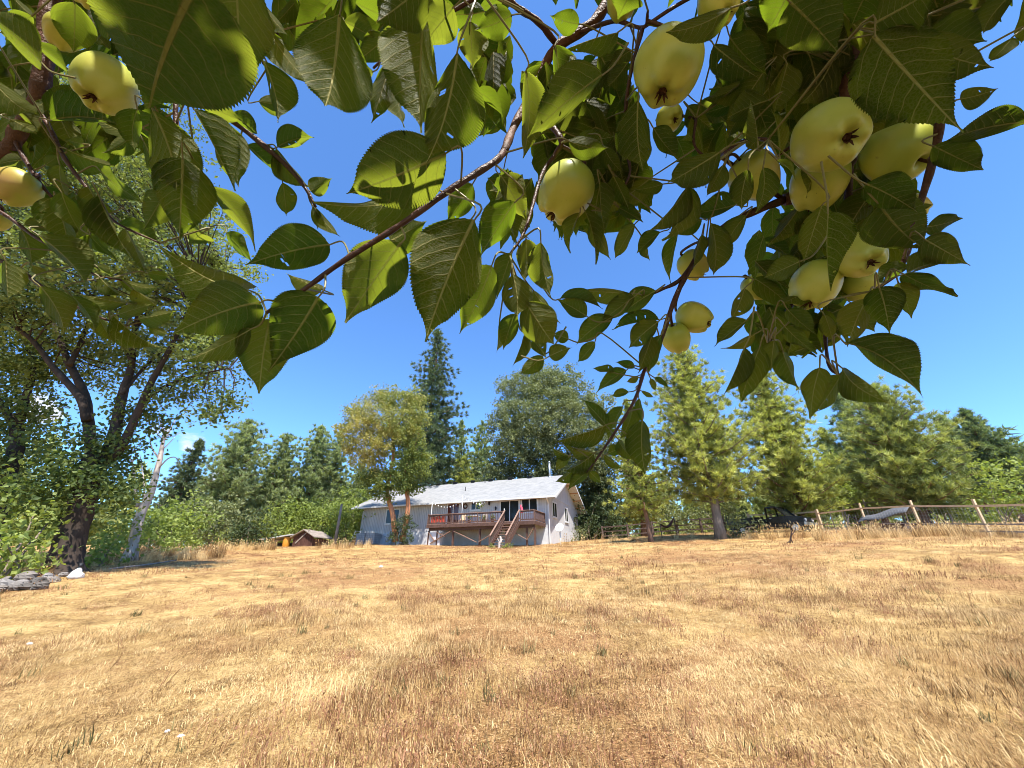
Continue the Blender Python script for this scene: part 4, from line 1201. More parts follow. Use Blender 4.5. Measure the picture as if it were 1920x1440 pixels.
# ---- rail fences at the far edge of the field
def rail_fence(label, cols, mat, hh=1.15, rails=3, group='rail fences at the far edge of the field'):
    B_ = [at(px, r_, 1003) for px, r_ in cols]
    t_ = thing('rail_fence', B_[0], label, 'fence', group)
    for b_ in B_:
        b = MB(); b.beam(b_ - hz * .3, b_ + hz * (hh + .1), .15, .15, up=(1, 0, 0)); b.build('post', mat, t_)
    for k in range(len(B_) - 1):
        for q in range(rails):
            z_ = hh * (.30 + .68 * q / max(1, rails - 1))
            b = MB(); b.beam(B_[k] + hz * z_ + hv * (.05 if q % 2 else -.05), B_[k + 1] + hz * z_ + hv * (.05 if q % 2 else -.05), .06, .10); b.build('rail', mat, t_)
rail_fence('dark rail fence running behind the young fir and largest pine', [(1130, 40), (1178, 39), (1225, 38.5), (1272, 38), (1318, 37.5), (1362, 37)], M_DARKWOOD)
rail_fence('pale three rail fence between the black truck and the wire garden', [(1412, 36.5), (1455, 36), (1502, 35), (1545, 33.6)], M_PALEWOOD, hh=1.25)

# ---- black pickup
kb = at(1452, 34.5, 1010); kb[2] -= .18
kd = unit(at(1515, 33.6, 1010) - at(1400, 35.2, 1010)); kd[2] = 0; kd = unit(kd); ks = unit(np.cross(hz, kd))
truck = thing('pickup_truck', kb, 'black flatbed pickup truck half hidden in tall grass beneath the pines', 'truck')
K = lambda x, y, z: kb + kd * x + ks * y + hz * z
b = MB()
b.obox(K(-2.5, -.85, .45), kd * 4.9, ks * 1.7, hz * .22)
b.build('chassis', M_BLACK, truck)
b = MB(); b.obox(K(-2.6, -.95, .78), kd * 2.75, ks * 1.9, hz * .14); b.build('bed', M_PAINTBLK, truck)
b = MB(); b.obox(K(-2.6, -.98, .925), kd * .05, ks * 1.96, hz * .3); b.build('tailgate', M_PAINTBLK, truck)
for sg in (-.97, .93):
    b = MB(); b.obox(K(-2.55, sg, .925), kd * 2.6, ks * .04, hz * .26); b.build('bed_side', M_PAINTBLK, truck)
b = MB()
prof = [(.2, .62), (1.48, .62), (1.5, 1.12), (.95, 1.72), (.86, 1.80), (.30, 1.82), (.2, 1.74)]
lower = [(.2, .62), (1.48, .62), (1.5, 1.12), (.2, 1.12)]
for y0, y1 in ((-.88, .88),):
    b.hexa([K(.2, y0, .62), K(1.48, y0, .62), K(1.48, y1, .62), K(.2, y1, .62), K(.2, y0, 1.12), K(1.5, y0, 1.12), K(1.5, y1, 1.12), K(.2, y1, 1.12)])
    b.hexa([K(.22, y0 + .08, 1.74), K(.92, y0 + .08, 1.74), K(.92, y1 - .08, 1.74), K(.22, y1 - .08, 1.74), K(.30, y0 + .14, 1.83), K(.84, y0 + .14, 1.83), K(.84, y1 - .14, 1.83), K(.30, y1 - .14, 1.83)])
for y_ in (-.85, .85):
    b.beam(K(.25, y_ * .97, 1.12), K(.25, y_ * .93, 1.75), .12, .07, up=kd)
    b.beam(K(1.45, y_ * .97, 1.12), K(.90, y_ * .93, 1.76), .07, .07)
b.build('cab', M_PAINTBLK, truck)
b = MB(); b.hexa([K(1.40, -.72, 1.13), K(1.42, -.72, 1.13), K(1.42, .72, 1.13), K(1.40, .72, 1.13), K(.90, -.68, 1.73), K(.92, -.68, 1.73), K(.92, .68, 1.73), K(.90, .68, 1.73)]); b.build('windscreen', M_GLASS, truck)
b = MB(); b.hexa([K(1.5, -.84, .62), K(2.45, -.80, .6), K(2.45, .80, .6), K(1.5, .84, .62), K(1.5, -.82, 1.14), K(2.4, -.76, 1.02), K(2.4, .76, 1.02), K(1.5, .82, 1.14)]); b.build('hood', M_PAINTBLK, truck)
b = MB(); b.obox(K(2.46, -.88, .5), kd * .1, ks * 1.76, hz * .18); b.build('bumper', M_METAL, truck)
for y_ in (-.62, .42):
    b = MB(); b.obox(K(2.44, y_, .76), kd * .03, ks * .22, hz * .16); b.build('headlight', M_BULB, truck)
for y_ in (-.915, .875):
    b = MB(); b.obox(K(.34, y_, .70), kd * 1.05, ks * .04, hz * .42); dr = b.build('door', M_PAINTBLK, truck)
    b = MB(); b.obox(K(.42, y_ - .02 if y_ < 0 else y_ + .03, 1.0), kd * .14, ks * .03, hz * .035); b.build('handle', M_METAL, dr)
for x_ in (-1.55, 1.9):
    for y_ in (-.92, .70):
        b = MB(); b.tube([K(x_, y_, .36), K(x_, y_ + .03, .36), K(x_, y_ + .19, .36), K(x_, y_ + .22, .36)], [.31, .37, .37, .31], 16); wh = b.build('wheel', M_TYRE, truck)
        b = MB(); b.tube([K(x_, y_ - .012, .36), K(x_, y_ + .232, .36)], .2, 12); b.build('rim', M_METAL, wh)

# ---- low wooden shed and lean-to
sh = at(567, 42.5, 1018); sh[2] = gz(sh[0], sh[1]); zsh = proj(sh)[2]
shed = thing('wooden_shed', sh, 'low weathered red plank shed with pale lean to roof', 'shed')
sx_ = unit(np.array([1, -.12, 0])); sy_ = unit(np.cross(hz, sx_))
wS = 40 * zsh / FPX; apex = height_for(sh, 567, 994); eav = apex - .6
S = lambda x, y, z: sh + sx_ * x + sy_ * y + hz * z
npk = 12
for k in range(npk):
    x0 = -wS / 2 + wS * k / npk; x1 = x0 + wS / npk - .02; tp = lambda x: apex - .1 - abs(x) / (wS / 2) * .5
    b = MB(); b.hexa([S(x0, 0, -.3), S(x1, 0, -.3), S(x1, .04, -.3), S(x0, .04, -.3), S(x0, 0, tp(x0)), S(x1, 0, tp(x1)), S(x1, .04, tp(x1)), S(x0, .04, tp(x0))]); b.build('plank', M_BARNRED, shed)
b = MB(); b.obox(S(-wS / 2 + .03, .05, -.3), sx_ * (wS - .06), sy_ * 2.6, hz * (eav + .2)); b.build('wall', M_BARNRED, shed)
for sg in (-1, 1):
    b = MB(); p0 = S(0.0, -.25, apex); p1 = S(sg * (wS / 2 + .22), -.25, eav - .05)
    b.hexa([p1, p0, p0 + sy_ * 3.2, p1 + sy_ * 3.2, p1 + hz * .07, p0 + hz * .07, p0 + sy_ * 3.2 + hz * .07, p1 + sy_ * 3.2 + hz * .07]); b.build('roof', M_OLDWOOD, shed)
b = MB(); b.beam(S(-.7, -.03, .3), S(.5, -.03, 1.5), .1, .04, up=sy_); b.build('door_brace', M_OLDWOOD, shed)
b = MB(); p0 = S(-wS / 2 - .05, -.2, apex - .42); p1 = S(-wS / 2 - 3.3, -.2, apex - .85)
b.hexa([p1, p0, p0 + sy_ * 2.6, p1 + sy_ * 2.6, p1 + hz * .10, p0 + hz * .10, p0 + sy_ * 2.6 + hz * .10, p1 + sy_ * 2.6 + hz * .10]); b.build('lean_to_roof', M_ROOFMETAL, shed)
for x_ in (-3.2, -1.6):
    b = MB(); b.beam(S(-wS / 2 + x_, -.1, -.4), S(-wS / 2 + x_, -.1, apex - .85), .1, .1, up=sx_); b.build('post', M_DARKWOOD, shed)
b = MB(); b.obox(S(-wS / 2 - 3.1, 2.2, -.4), sx_ * 3.0, sy_ * .05, hz * (apex - .55)); b.build('back_wall', M_DARKWOOD, shed)
b = MB(); p = S(-wS / 2 - .75, .2, -.1); b.tube([p, p + hz * .05, p + hz * .9, p + hz * .95], [.28, .31, .31, .27], 14)
tag(b.build('barrel', M_ORANGE), 'orange barrel under the lean to roof of the low shed', 'barrel')

# ---- weathered pole
pb = at(629, 44, 1012); b = MB(); b.tube([pb - hz * .3, pb + hz * height_for(pb, 640, 945)], [.16, .11], 9, jit=.05)
tag(b.build('wooden_pole', M_OLDWOOD), 'weathered upright pole in front of the light green saplings', 'pole')

_nt = NT(M_ROCK.node_tree); _oi = _nt.new('ShaderNodeObjectInfo')
_bs = _nt.n['Principled BSDF']; _old = _bs.inputs['Base Color'].links[0].from_socket
_nt.l.new(_nt.mix(1.0, _old, _nt.ramp(_oi.outputs['Random'], [(0.0, (0.6, 0.58, 0.55)), (0.5, (1.1, 0.98, 0.85)), (1.0, (1.7, 1.65, 1.6))]), 'MULTIPLY'), _bs.inputs['Base Color'])
# ---- rocks and sack at the foot of the big tree
def rock(px, py, r_, size, lab, seed):
    g = at(px, r_, py); r = np.random.default_rng(seed)
    nu, nv = 9, 6; V = []
    sc_ = np.array([1.0, .9, .8]) * r.uniform(.7, 1.3, 3) * size; f_ = r.normal(size=(4, 3))
    for i in range(nv + 1):
        for j in range(nu):
            f = math.pi * i / nv; th = 2 * math.pi * j / nu + .3 * i
            d = np.array([math.sin(f) * math.cos(th), math.sin(f) * math.sin(th), math.cos(f)])
            k = 1 + .16 * sum(math.sin(2.3 * (d @ q) + s_) for s_, q in enumerate(f_)) / 2
            V.append(g + d * sc_ * k + hz * size * .5)
    q = [(i * nu + j, (i + 1) * nu + j, (i + 1) * nu + (j + 1) % nu, i * nu + (j + 1) % nu) for i in range(nv) for j in range(nu)]
    o = link('rock', mesh_np('rock', np.array(V), np.array(q), [M_ROCK]))
    tag(o, lab, 'rock', 'rocks heaped left of the massive trunk')
rrk = random.Random(3)
for k in range(22):
    x_ = -30 + 150 * rrk.random(); y_ = 1083 + (110 - x_) * .13 + rrk.uniform(-4, 4)
    rock(x_, y_, 17.9 + (110 - max(0, x_)) * -.010 + rrk.uniform(-1.6, 1.6), rrk.choice([.06, .08, .10, .12, .15, .2]), 'grey field stone in the heap left of the massive trunk', k)
sk = at(142, 18.2, 1082)
sack = thing('sack', sk, 'white sack with dark tied top slumped by the massive trunk', 'sack')
b = MB(); b.tube(smooth_path([sk - hz * .05, sk + hz * .06, sk + hz * .15 + hu * .02, sk + hz * .24, sk + hz * .30], 3), [.06, .15, .18, .18, .16, .15, .13, .11, .09, .07, .05, .04, .03], 11, jit=.13); b.build('bag', M_WHITE, sack)
b = MB(); b.tube([sk + hz * .29, sk + hz * .35, sk + hz * .40 + hu * .03], [.05, .035, .05], 8, jit=.15); b.build('tied_top', M_BLACK, sack)
lg = at(330, 24, 1052); lg2 = at(205, 20.3, 1066)
b = MB(); b.tube(smooth_path([lg2 + hz * .08, (lg + lg2) / 2 + hz * .05, lg + hz * .08], 4), [.02, .03, .035, .03, .035, .03, .03, .025, .02], 8, jit=.1); tag(b.build('fallen_branch', M_OLDWOOD), 'thin fallen branch on the shaded grass right of the massive trunk', 'branch')

# ---- dead sapling in the grass at right
ds = at(1480, 23.5, 1022); zd = proj(ds)[2]
dsap = thing('dead_sapling', ds, 'small bare dead sapling standing in the field before the truck', 'plant')
for i_, pts in enumerate([[(1481, 1030), (1482, 1012), (1484, 998), (1480, 986)], [(1482, 1014), (1474, 1020), (1471, 1030)], [(1483, 1004), (1490, 996), (1492, 988)], [(1482, 1010), (1488, 1020), (1490, 1028)]]):
    b = MB(); sp_ = smooth_path([P(x, y, zd) for x, y in pts], 3); b.tube(sp_, list(np.linspace(.05 if i_ == 0 else .03, .012, len(sp_))), 6); b.build('stem' if i_ == 0 else 'branch', M_DARKWOOD, dsap)

# ---- satellite dish
dp = at(1051, 33.2, 1018); zdd = proj(dp)[2]
dish = thing('satellite_dish', dp, 'white satellite dish on a post by the gable wall', 'dish')
hd = height_for(dp, 1051, 996)
b = MB(); b.cyl(dp - hz * .3, dp + hz * hd, .05, 10); b.build('mast', M_WHITE, dish)
dn = unit(np.array([-.35, -.8, .5])); dx_ = unit(np.cross(dn, hz)); dy_ = np.cross(dx_, dn); dc = dp + hz * (hd + .25)
b = MB(); rings = []
for k, rr_ in enumerate((0.001, .14, .27, .38)):
    rings.append([dc + dn * (.35 * rr_ * rr_ * 2) + (dx_ * math.cos(t) * .9 + dy_ * math.sin(t)) * rr_ for t in np.linspace(0, 2 * math.pi, 20, endpoint=False)])
for k in range(3):
    for j in range(20):
        b.face([rings[k][j], rings[k][(j + 1) % 20], rings[k + 1][(j + 1) % 20], rings[k + 1][j]])
ref_ = b.build('reflector', M_WHITE, dish); so2 = ref_.modifiers.new('thick', 'SOLIDIFY'); so2.thickness = .02
b = MB(); b.beam(dc - dy_ * .36 + dn * .05, dc + dn * .45 - dy_ * .1, .03, .03); b.beam(dc + dn * .42 - dy_ * .1, dc + dn * .52 - dy_ * .1, .07, .07); b.build('feed_arm', M_CAGE, dish)

# ---- totes, panels and ladder at the left end of the house
def tote(s0, d0, label, kind):
    c = H(s0, d0, 0); c[2] = gz(c[0], c[1])
    t_ = thing('water_tote', c, label, 'water tank', 'totes stored against the left house wall')
    h0 = .18
    b = MB(); b.obox(c - hu * .5 - hv * .5 + hz * (h0 + .02), hu * 1.0, hv * 1.0, hz * .98); b.build('tank', M_TANK, t_)
    b = MB()
    for q in range(6):
        for sg in (-.53, .53):
            b.beam(c + hu * sg - hv * .54 + hz * (h0 + .05 + q * .19), c + hu * sg + hv * .54 + hz * (h0 + .05 + q * .19), .03, .035)
            b.beam(c + hv * sg - hu * .54 + hz * (h0 + .05 + q * .19), c + hv * sg + hu * .54 + hz * (h0 + .05 + q * .19), .03, .035)
    for q in range(6):
        for sg in (-.55, .55):
            p = c + hu * (-.5 + q * .2) + hv * sg; b.beam(p + hz * h0, p + hz * (h0 + 1.03), .028, .028)
            p = c + hv * (-.5 + q * .2) + hu * sg; b.beam(p + hz * h0, p + hz * (h0 + 1.03), .028, .028)
    b.build('cage', M_CAGE, t_, 'stuff')
    b = MB(); b.obox(c - hu * .55 - hv * .5, hu * 1.1, hv * 1.0, hz * .14); b.build('pallet', M_DARKWOOD, t_)
    b = MB(); b.cyl(c + hz * (h0 + 1.0), c + hz * (h0 + 1.09), .1, 12); b.build('lid', M_BLACK, t_)
tote(19.1, -1.1, 'caged water tote nearer the left house corner', 0)
tote(17.8, -1.2, 'caged water tote beside the dark upright bush', 1)
pn = H(16.6, -.75, 0); pn[2] = gz(pn[0], pn[1])
pan = thing('sheet_stack', pn, 'pale sheets leaning on the wall behind the dark upright bush', 'sheets')
for k in range(3):
    b = MB(); o_ = pn + hu * (-.5 + .3 * k) - hv * (.12 * k); b.hexa([o_, o_ + hu * .85, o_ + hu * .85 + hv * .03, o_ + hv * .03, o_ + hv * .45 + hz * (1.35 - .15 * k), o_ + hu * .85 + hv * .45 + hz * (1.35 - .15 * k), o_ + hu * .85 + hv * .48 + hz * (1.35 - .15 * k), o_ + hv * .48 + hz * (1.35 - .15 * k)]); b.build('sheet', M_TANK, pan)
ld = H(20.5, -1.0, 0); ld[2] = gz(ld[0], ld[1])
lad = thing('ladder', ld, 'white ladder leaning at the far left corner of the house', 'ladder')
for q in (-.35, .35):
    b = MB(); b.beam(ld + hu * q * 1.2 - hv * .1, ld + hu * q + hv * .5 + hz * 1.5, .07, .05); b.build('side_rail', M_WHITE, lad)
for k in range(5):
    f_ = (k + .6) / 5; p = ld + hv * (-.1 + .6 * f_) + hz * 1.5 * f_
    b = MB(); b.beam(p - hu * .36, p + hu * .36, .05, .04); b.build('rung', M_WHITE, lad)
wp = H(9.75, -2.75, 0); wp[2] = gz(wp[0], wp[1])
b = MB(); b.obox(wp - hu * .55 - hz * .1, hu * 1.15, hv * .5, hz * 1.15); b.obox(wp - hu * .65 + hz * 1.05, hu * 1.35, hv * .6, hz * .06)  # added box standing in for a sunlit white patch beneath the deck
tag(b.build('bright_patch_box', M_WHITE), 'added white box for the bright patch under the left deck end', 'box')

# ---- on the deck
D = lambda s, d, h=0: H(s, d, DF + h)
b = MB()
for k in range(5): b.obox(D(9.85 - k * .28, -2.86 + .03 * (k % 2), .10 + .06 * (k % 3)), hu * .30, hv * .06, hz * (.52 - .08 * (k % 2)))
tag(b.build('blanket', M_RED), 'orange red blanket hung inside the deck rail at the left', 'blanket')
def chair(s0, d0, label, mat):
    c = D(s0, d0); t_ = thing('deck_chair', c, label, 'chair', 'chairs on the deck')
    b = MB(); b.obox(c - hu * .25 - hv * .25 + hz * .40, hu * .5, hv * .5, hz * .04); b.build('seat', mat, t_)
    b = MB(); b.hexa([c - hu * .25 + hv * .2 + hz * .45, c + hu * .25 + hv * .2 + hz * .45, c + hu * .25 + hv * .24 + hz * .45, c - hu * .25 + hv * .24 + hz * .45, c - hu * .25 + hv * .36 + hz * .98, c + hu * .25 + hv * .36 + hz * .98, c + hu * .25 + hv * .40 + hz * .98, c - hu * .25 + hv * .40 + hz * .98]); b.build('backrest', mat, t_)
    for a_ in (-.22, .22):
        for e_ in (-.22, .22):
            b = MB(); b.beam(c + hu * a_ + hv * e_ + hz * .005, c + hu * a_ + hv * e_ + hz * .40, .045, .045); b.build('leg', mat, t_)
chair(7.9, -1.3, 'pale wooden chair beside the deck table', M_PALEWOOD)
chair(5.7, -1.2, 'worn wooden chair right of the deck table', M_OLDWOOD)
tc_ = D(6.8, -1.3); tab = thing('deck_table', tc_, 'cream topped table in the middle of the deck', 'table')
b = MB(); b.obox(tc_ - hu * .6 - hv * .4 + hz * .70, hu * 1.2, hv * .8, hz * .05); b.build('table_top', M_CREAM, tab)
for a_ in (-.52, .52):
    for e_ in (-.33, .33):
        b = MB(); b.beam(tc_ + hu * a_ + hv * e_ + hz * .005, tc_ + hu * a_ + hv * e_ + hz * .70, .06, .06); b.build('leg', M_OLDWOOD, tab)
for i_, (s_, ht_, lab) in enumerate([(6.45, .45, 'leafy potted plant at the deck rail below the small window'), (5.0, .35, 'low potted plant at the deck rail left of the stair'), (4.2, .38, 'potted plant beside the head of the stair')]):
    c = D(s_, -2.55); t_ = thing('potted_plant', c, lab, 'plant', 'potted plants along the deck rail')
    b = MB(); b.tube([c, c + hz * .28], [.12, .17], 12); b.build('pot', M_TERRA, t_)
    r = np.random.default_rng(300 + i_)
    V, Fq, tt = leaves_mesh(c + hz * (.28 + ht_ / 2) + r.normal(size=(16, 3)) * .11, r, 7, .05, .12, r.uniform(0, 1, 16))
    crown_part('leaves', t_, V, Fq, tt, F_MAPLE)
# hanging plant
c = H(6.35, -.75, 3.42); t_ = thing('hanging_plant', c, 'trailing plant hanging from a hook by the small window', 'plant')
b = MB(); b.cyl(c, c + hz * .35, .008, 5); b.build('hanger', M_BLACK, t_)
b = MB(); b.tube([c - hz * .18, c], [.09, .14], 10); b.build('pot', M_WHITE, t_)
r = np.random.default_rng(310)
V, Fq, tt = leaves_mesh(c - hz * .08 + r.normal(size=(24, 3)) * np.array([.16, .12, .14]), r, 8, .05, .11, r.uniform(.3, 1, 24)); crown_part('leaves', t_, V, Fq, tt, F_BRIGHT)
# wreath by the patio door
c = H(8.29, -.05, 3.42); b = MB()
ring = [c + hu * .2 * math.cos(t) + hz * .2 * math.sin(t) for t in np.linspace(0, 2 * math.pi, 19)]
b.tube(ring, .055, 7, jit=.25, cap=False); tag(b.build('wreath', M_BARNRED), 'dark red wreath on the wall between patio door and small window', 'wreath')
# closed umbrella
c = D(1.75, -1.9); t_ = thing('umbrella', c, 'closed pink red umbrella standing behind the right deck rail', 'umbrella')
b = MB(); b.cyl(c, c + hz * 1.5, .022, 8); b.build('pole', M_OLDWOOD, t_)
b = MB(); b.tube(smooth_path([c + hz * .75, c + hz * .9, c + hz * 1.2 + hu * .06, c + hz * 1.42 + hu * .1], 3), [.09, .13, .14, .13, .12, .11, .10, .08, .06, .04], 9, jit=.12); b.build('canopy', M_PINK, t_)
# light string poles and string lights
pole_tops = []
for i_, (s_, d_, h_, lab) in enumerate([(10.2, -2.86, 1.92, 'thin white pole at the left end of the deck'), (7.05, -2.86, 2.35, 'thin white pole rising from the middle of the deck rail'), (3.0, -2.86, 1.05, 'short white pole at the head of the stair')]):
    b = MB(); b.cyl(D(s_, d_, .005), D(s_, d_, h_), .03, 8); tag(b.build('light_pole', M_WHITE), lab, 'pole', 'poles holding the string lights'); pole_tops.append(D(s_, d_, h_))
ends = [(pole_tops[0], H(8.6, -.2, 3.9)), (pole_tops[1], H(8.6, -.2, 3.9)), (pole_tops[1], H(5.6, -.2, 3.85))]
for i_, (p0, p1) in enumerate(ends):
    t_ = thing('string_lights', p0, ['string of white bulbs from the left deck pole to the eave', 'string of white bulbs from the middle pole leftwards to the eave', 'string of white bulbs from the middle pole rightwards to the eave'][i_], 'string lights', 'string lights over the deck')
    pts = [p0 + (p1 - p0) * k / 10 - hz * .45 * math.sin(math.pi * k / 10) for k in range(11)]
    b = MB(); b.tube(pts, .008, 5); b.build('wire', M_BLACK, t_)
    for k in range(1, 10):
        b = MB(); b.tube([pts[k] - hz * .0, pts[k] - hz * .04, pts[k] - hz * .10, pts[k] - hz * .14], [.015, .045, .045, .015], 7); b.build('bulb', M_BULB, t_)
# pale stump at the foot of the stair
st = H(1.75, -6.5, 0); st[2] = gz(st[0], st[1])
stp = thing('driftwood_stump', st, 'pale knobbly driftwood stump at the foot of the stair', 'stump')
b = MB(); b.tube(smooth_path([st - hz * .1, st + hz * .25 + hu * .05, st + hz * .5 - hu * .06, st + hz * .8], 4), list(np.linspace(.14, .07, 13)), 9, jit=.25); b.build('stem', M_SNAG, stp)
for a_, e_ in ((.22, .66), (-.2, .6)):
    b = MB(); b.tube(smooth_path([st + hz * .4, st + hz * .5 + hu * a_ * .5, st + hz * e_ + hu * a_], 3), list(np.linspace(.06, .03, 7)), 7, jit=.2); b.build('branch', M_SNAG, stp)
# plants at the foot of the stair
shrub('low green plants round the driftwood stump', [(st + hz * .15 - hv * .2 - hu * .5, .28, .6, .7), (st + hz * .15 + hu * .7, .3, .5, .7), (st + hz * .12 - hu * .9, .25, .6, .7)], F_BRIGHT, 320, per=120, k=8, sig=.06, size=.11, stems=3, base=st - hu * .2)
# hammock between stems right of the young fir
h0 = at(1238, 32.5, 985); h1 = at(1266, 33.2, 985)
ham = thing('hammock', (h0 + h1) / 2, 'faded red hammock slung right of the young fir stem', 'hammock')
ha = h0 + hz * 1.0; hb_ = h1 + hz * 1.35
V = []; q = []
for i in range(11):
    t = i / 10; c = ha + (hb_ - ha) * t - hz * .5 * math.sin(math.pi * t); wd_ = .04 + .22 * math.sin(math.pi * t)
    sv_ = unit(np.cross(hb_ - ha, hz))
    for j in range(5): V.append(c + sv_ * wd_ * (j - 2) / 2 + hz * .35 * wd_ * ((j - 2) / 2) ** 2)
for i in range(10):
    for j in range(4): a_ = i * 5 + j; q.append((a_, a_ + 5, a_ + 6, a_ + 1))
o = link('bed', mesh_np('hammock', np.array(V) - ORG[ham.name], np.array(q), [M_BARNRED], smooth=True), ham)
so3 = o.modifiers.new('thick', 'SOLIDIFY'); so3.thickness = .02
for p_, g_ in ((ha, h0), (hb_, h1)):
    b = MB(); b.cyl(g_ - hz * .3, p_ + hz * .05, .035, 8); b.build('post', M_DARKWOOD, ham)
# scattered pale stones in the field
for i_, (px, py, r_, sz, lab) in enumerate([(714, 1064, 14.5, .07, 'white stone lying in the middle of the field'), (338, 1384, 4.4, .022, 'small pale stone in the near grass, bottom left'), (313, 1373, 4.5, .016, 'smallest pale stone beside another in the near grass, bottom left'), (55, 1209, 9.0, .03, 'pale stone in the cropped grass at the left')]):
    g = pray(px, py); t_ = None
    for rr_ in np.arange(2.5, 40, .05):
        h_ = math.hypot(g[0], g[1]); p = CAM + g * rr_ / h_
        if p[2] < gz(p[0], p[1]): t_ = p; break
    r = np.random.default_rng(i_ + 700); V = []; nu, nv = 8, 5
    for i in range(nv + 1):
        for j in range(nu):
            f = math.pi * i / nv; th = 2 * math.pi * j / nu
            V.append(t_ + np.array([1.3 * math.sin(f) * math.cos(th), math.sin(f) * math.sin(th), .6 * math.cos(f)]) * sz * r.uniform(.85, 1.15) + hz * sz * .4)
    q = [(i * nu + j, (i + 1) * nu + j, (i + 1) * nu + (j + 1) % nu, i * nu + (j + 1) % nu) for i in range(nv) for j in range(nu)]
    tag(link('stone', mesh_np('stone', np.array(V), np.array(q), [M_WHITE])), lab, 'stone', 'loose stones in the field')

# ================================================================== APPLE TREE OVER THE CAMERA
def leaf_material():
    m, nt, bs, out = new_mat('apple_leaf')
    uvn = nt.new('ShaderNodeUVMap'); uvn.uv_map = 'UVMap'
    oi = nt.new('ShaderNodeObjectInfo')
    wob = nt.new('ShaderNodeTexNoise'); nt.l.new(uvn.outputs[0], wob.inputs['Vector'])
    wob.inputs['Scale'].default_value = 7; wob.inputs['Detail'].default_value = 2
    off = nt.vmath('SCALE', nt.vmath('SUBTRACT', wob.outputs['Color'], (0.5, 0.5, 0.5)))
    off.node.inputs['Scale'].default_value = 0.05
    uv = nt.vmath('ADD', uvn.outputs[0], off)
    sp = nt.new('ShaderNodeSeparateXYZ'); nt.l.new(uv, sp.inputs[0])
    sp0 = nt.new('ShaderNodeSeparateXYZ'); nt.l.new(uvn.outputs[0], sp0.inputs[0])
    xs = nt.math('SUBTRACT', sp.outputs[0], 0.5)
    ax = nt.math('ABSOLUTE', xs)
    v = sp.outputs[1]
    side = nt.math('MULTIPLY', nt.math('GREATER_THAN', xs, 0.0), 0.47)
    curve = nt.math('ADD', nt.math('MULTIPLY', ax, 0.55), nt.math('MULTIPLY', nt.math('MULTIPLY', ax, ax), 1.5))
    sv = nt.math('ADD', nt.math('DIVIDE', nt.math('SUBTRACT', v, curve), 0.118), side)
    fr = nt.math('FRACT', sv)
    dist = nt.math('MULTIPLY', nt.math('SUBTRACT', 0.5, nt.math('ABSOLUTE', nt.math('SUBTRACT', fr, 0.5))), 0.118)
    vw = nt.math('SUBTRACT', 0.0085, nt.math('MULTIPLY', ax, 0.014))
    v1 = nt.math('SUBTRACT', 1.0, nt.step(nt.math('DIVIDE', dist, vw), 0.35, 1.0))
    ax0 = nt.math('ABSOLUTE', nt.math('SUBTRACT', sp0.outputs[0], 0.5))
    mw = nt.math('SUBTRACT', 0.019, nt.math('MULTIPLY', sp0.outputs[1], 0.014))
    mid = nt.math('SUBTRACT', 1.0, nt.step(nt.math('DIVIDE', ax0, mw), 0.55, 1.0))
    vor = nt.new('ShaderNodeTexVoronoi', feature='DISTANCE_TO_EDGE')
    nt.l.new(scaled(nt, uv, 34, 52, 1), vor.inputs['Vector']); vor.inputs['Scale'].default_value = 1.0
    net = nt.math('SUBTRACT', 1.0, nt.step(vor.outputs['Distance'], 0.02, 0.16))
    vein = nt.math('MAXIMUM', nt.math('MULTIPLY', v1, 0.75), mid)
    veinall = nt.math('MAXIMUM', vein, nt.math('MULTIPLY', net, 0.24))
    geo = nt.new('ShaderNodeNewGeometry')
    blot = nt.noise(uvn.outputs[0], 5.0, 4, 0.65)
    rnd = oi.outputs['Random']
    top = nt.mix(rnd, (0.022, 0.050, 0.009, 1), (0.040, 0.075, 0.013, 1))
    und = nt.mix(rnd, (0.008, 0.017, 0.003, 1), (0.026, 0.037, 0.006, 1))
    und = nt.mix(nt.step(blot, 0.5, 0.75, 0.0, 0.5), und, (0.040, 0.034, 0.006, 1))
    body = nt.mix(geo.outputs['Backfacing'], top, und)
    vcol = nt.mix(geo.outputs['Backfacing'], (0.14, 0.19, 0.05, 1), (0.31, 0.28, 0.10, 1))
    col = nt.mix(veinall, body, vcol)
    # brown spots and margin
    spot = nt.noise(uvn.outputs[0], 17.0, 2, 0.5)
    col = nt.mix(nt.step(spot, 0.72, 0.77, 0.0, 0.75), col, (0.16, 0.09, 0.04, 1))
    nt.l.new(col, bs.inputs['Base Color'])
    bs.inputs['Roughness'].default_value = 0.55
    nt.l.new(nt.math('MULTIPLY_ADD', geo.outputs['Backfacing'], -0.24, 0.30), bs.inputs['Specular IOR Level'])
    bmp = nt.new('ShaderNodeBump')
    bmp.inputs['Strength'].default_value = 0.6
    bmp.inputs['Distance'].default_value = 0.03
    quilt = nt.math('MULTIPLY', nt.math('SUBTRACT', 1.0, nt.math('ABSOLUTE', nt.math('SUBTRACT', nt.math('MULTIPLY', fr, 2.0), 1.0))), 0.12)
    hgt = nt.math('SUBTRACT', quilt, veinall)
    nt.l.new(hgt, bmp.inputs['Height'])
    nt.l.new(bmp.outputs[0], bs.inputs['Normal'])
    tr = nt.new('ShaderNodeBsdfTranslucent')
    tcl = nt.mix(rnd, (0.50, 0.74, 0.03, 1), (0.76, 0.87, 0.07, 1))
    tcl = nt.mix(nt.math('MULTIPLY', veinall, 0.7), tcl, (0.20, 0.26, 0.03, 1))
    nt.l.new(tcl, tr.inputs['Color'])
    mx = nt.new('ShaderNodeMixShader')
    mx.inputs[0].default_value = 0.22
    nt.l.new(bs.outputs[0], mx.inputs[1]); nt.l.new(tr.outputs[0], mx.inputs[2])
    nt.l.new(mx.outputs[0], out.inputs['Surface'])
    return m

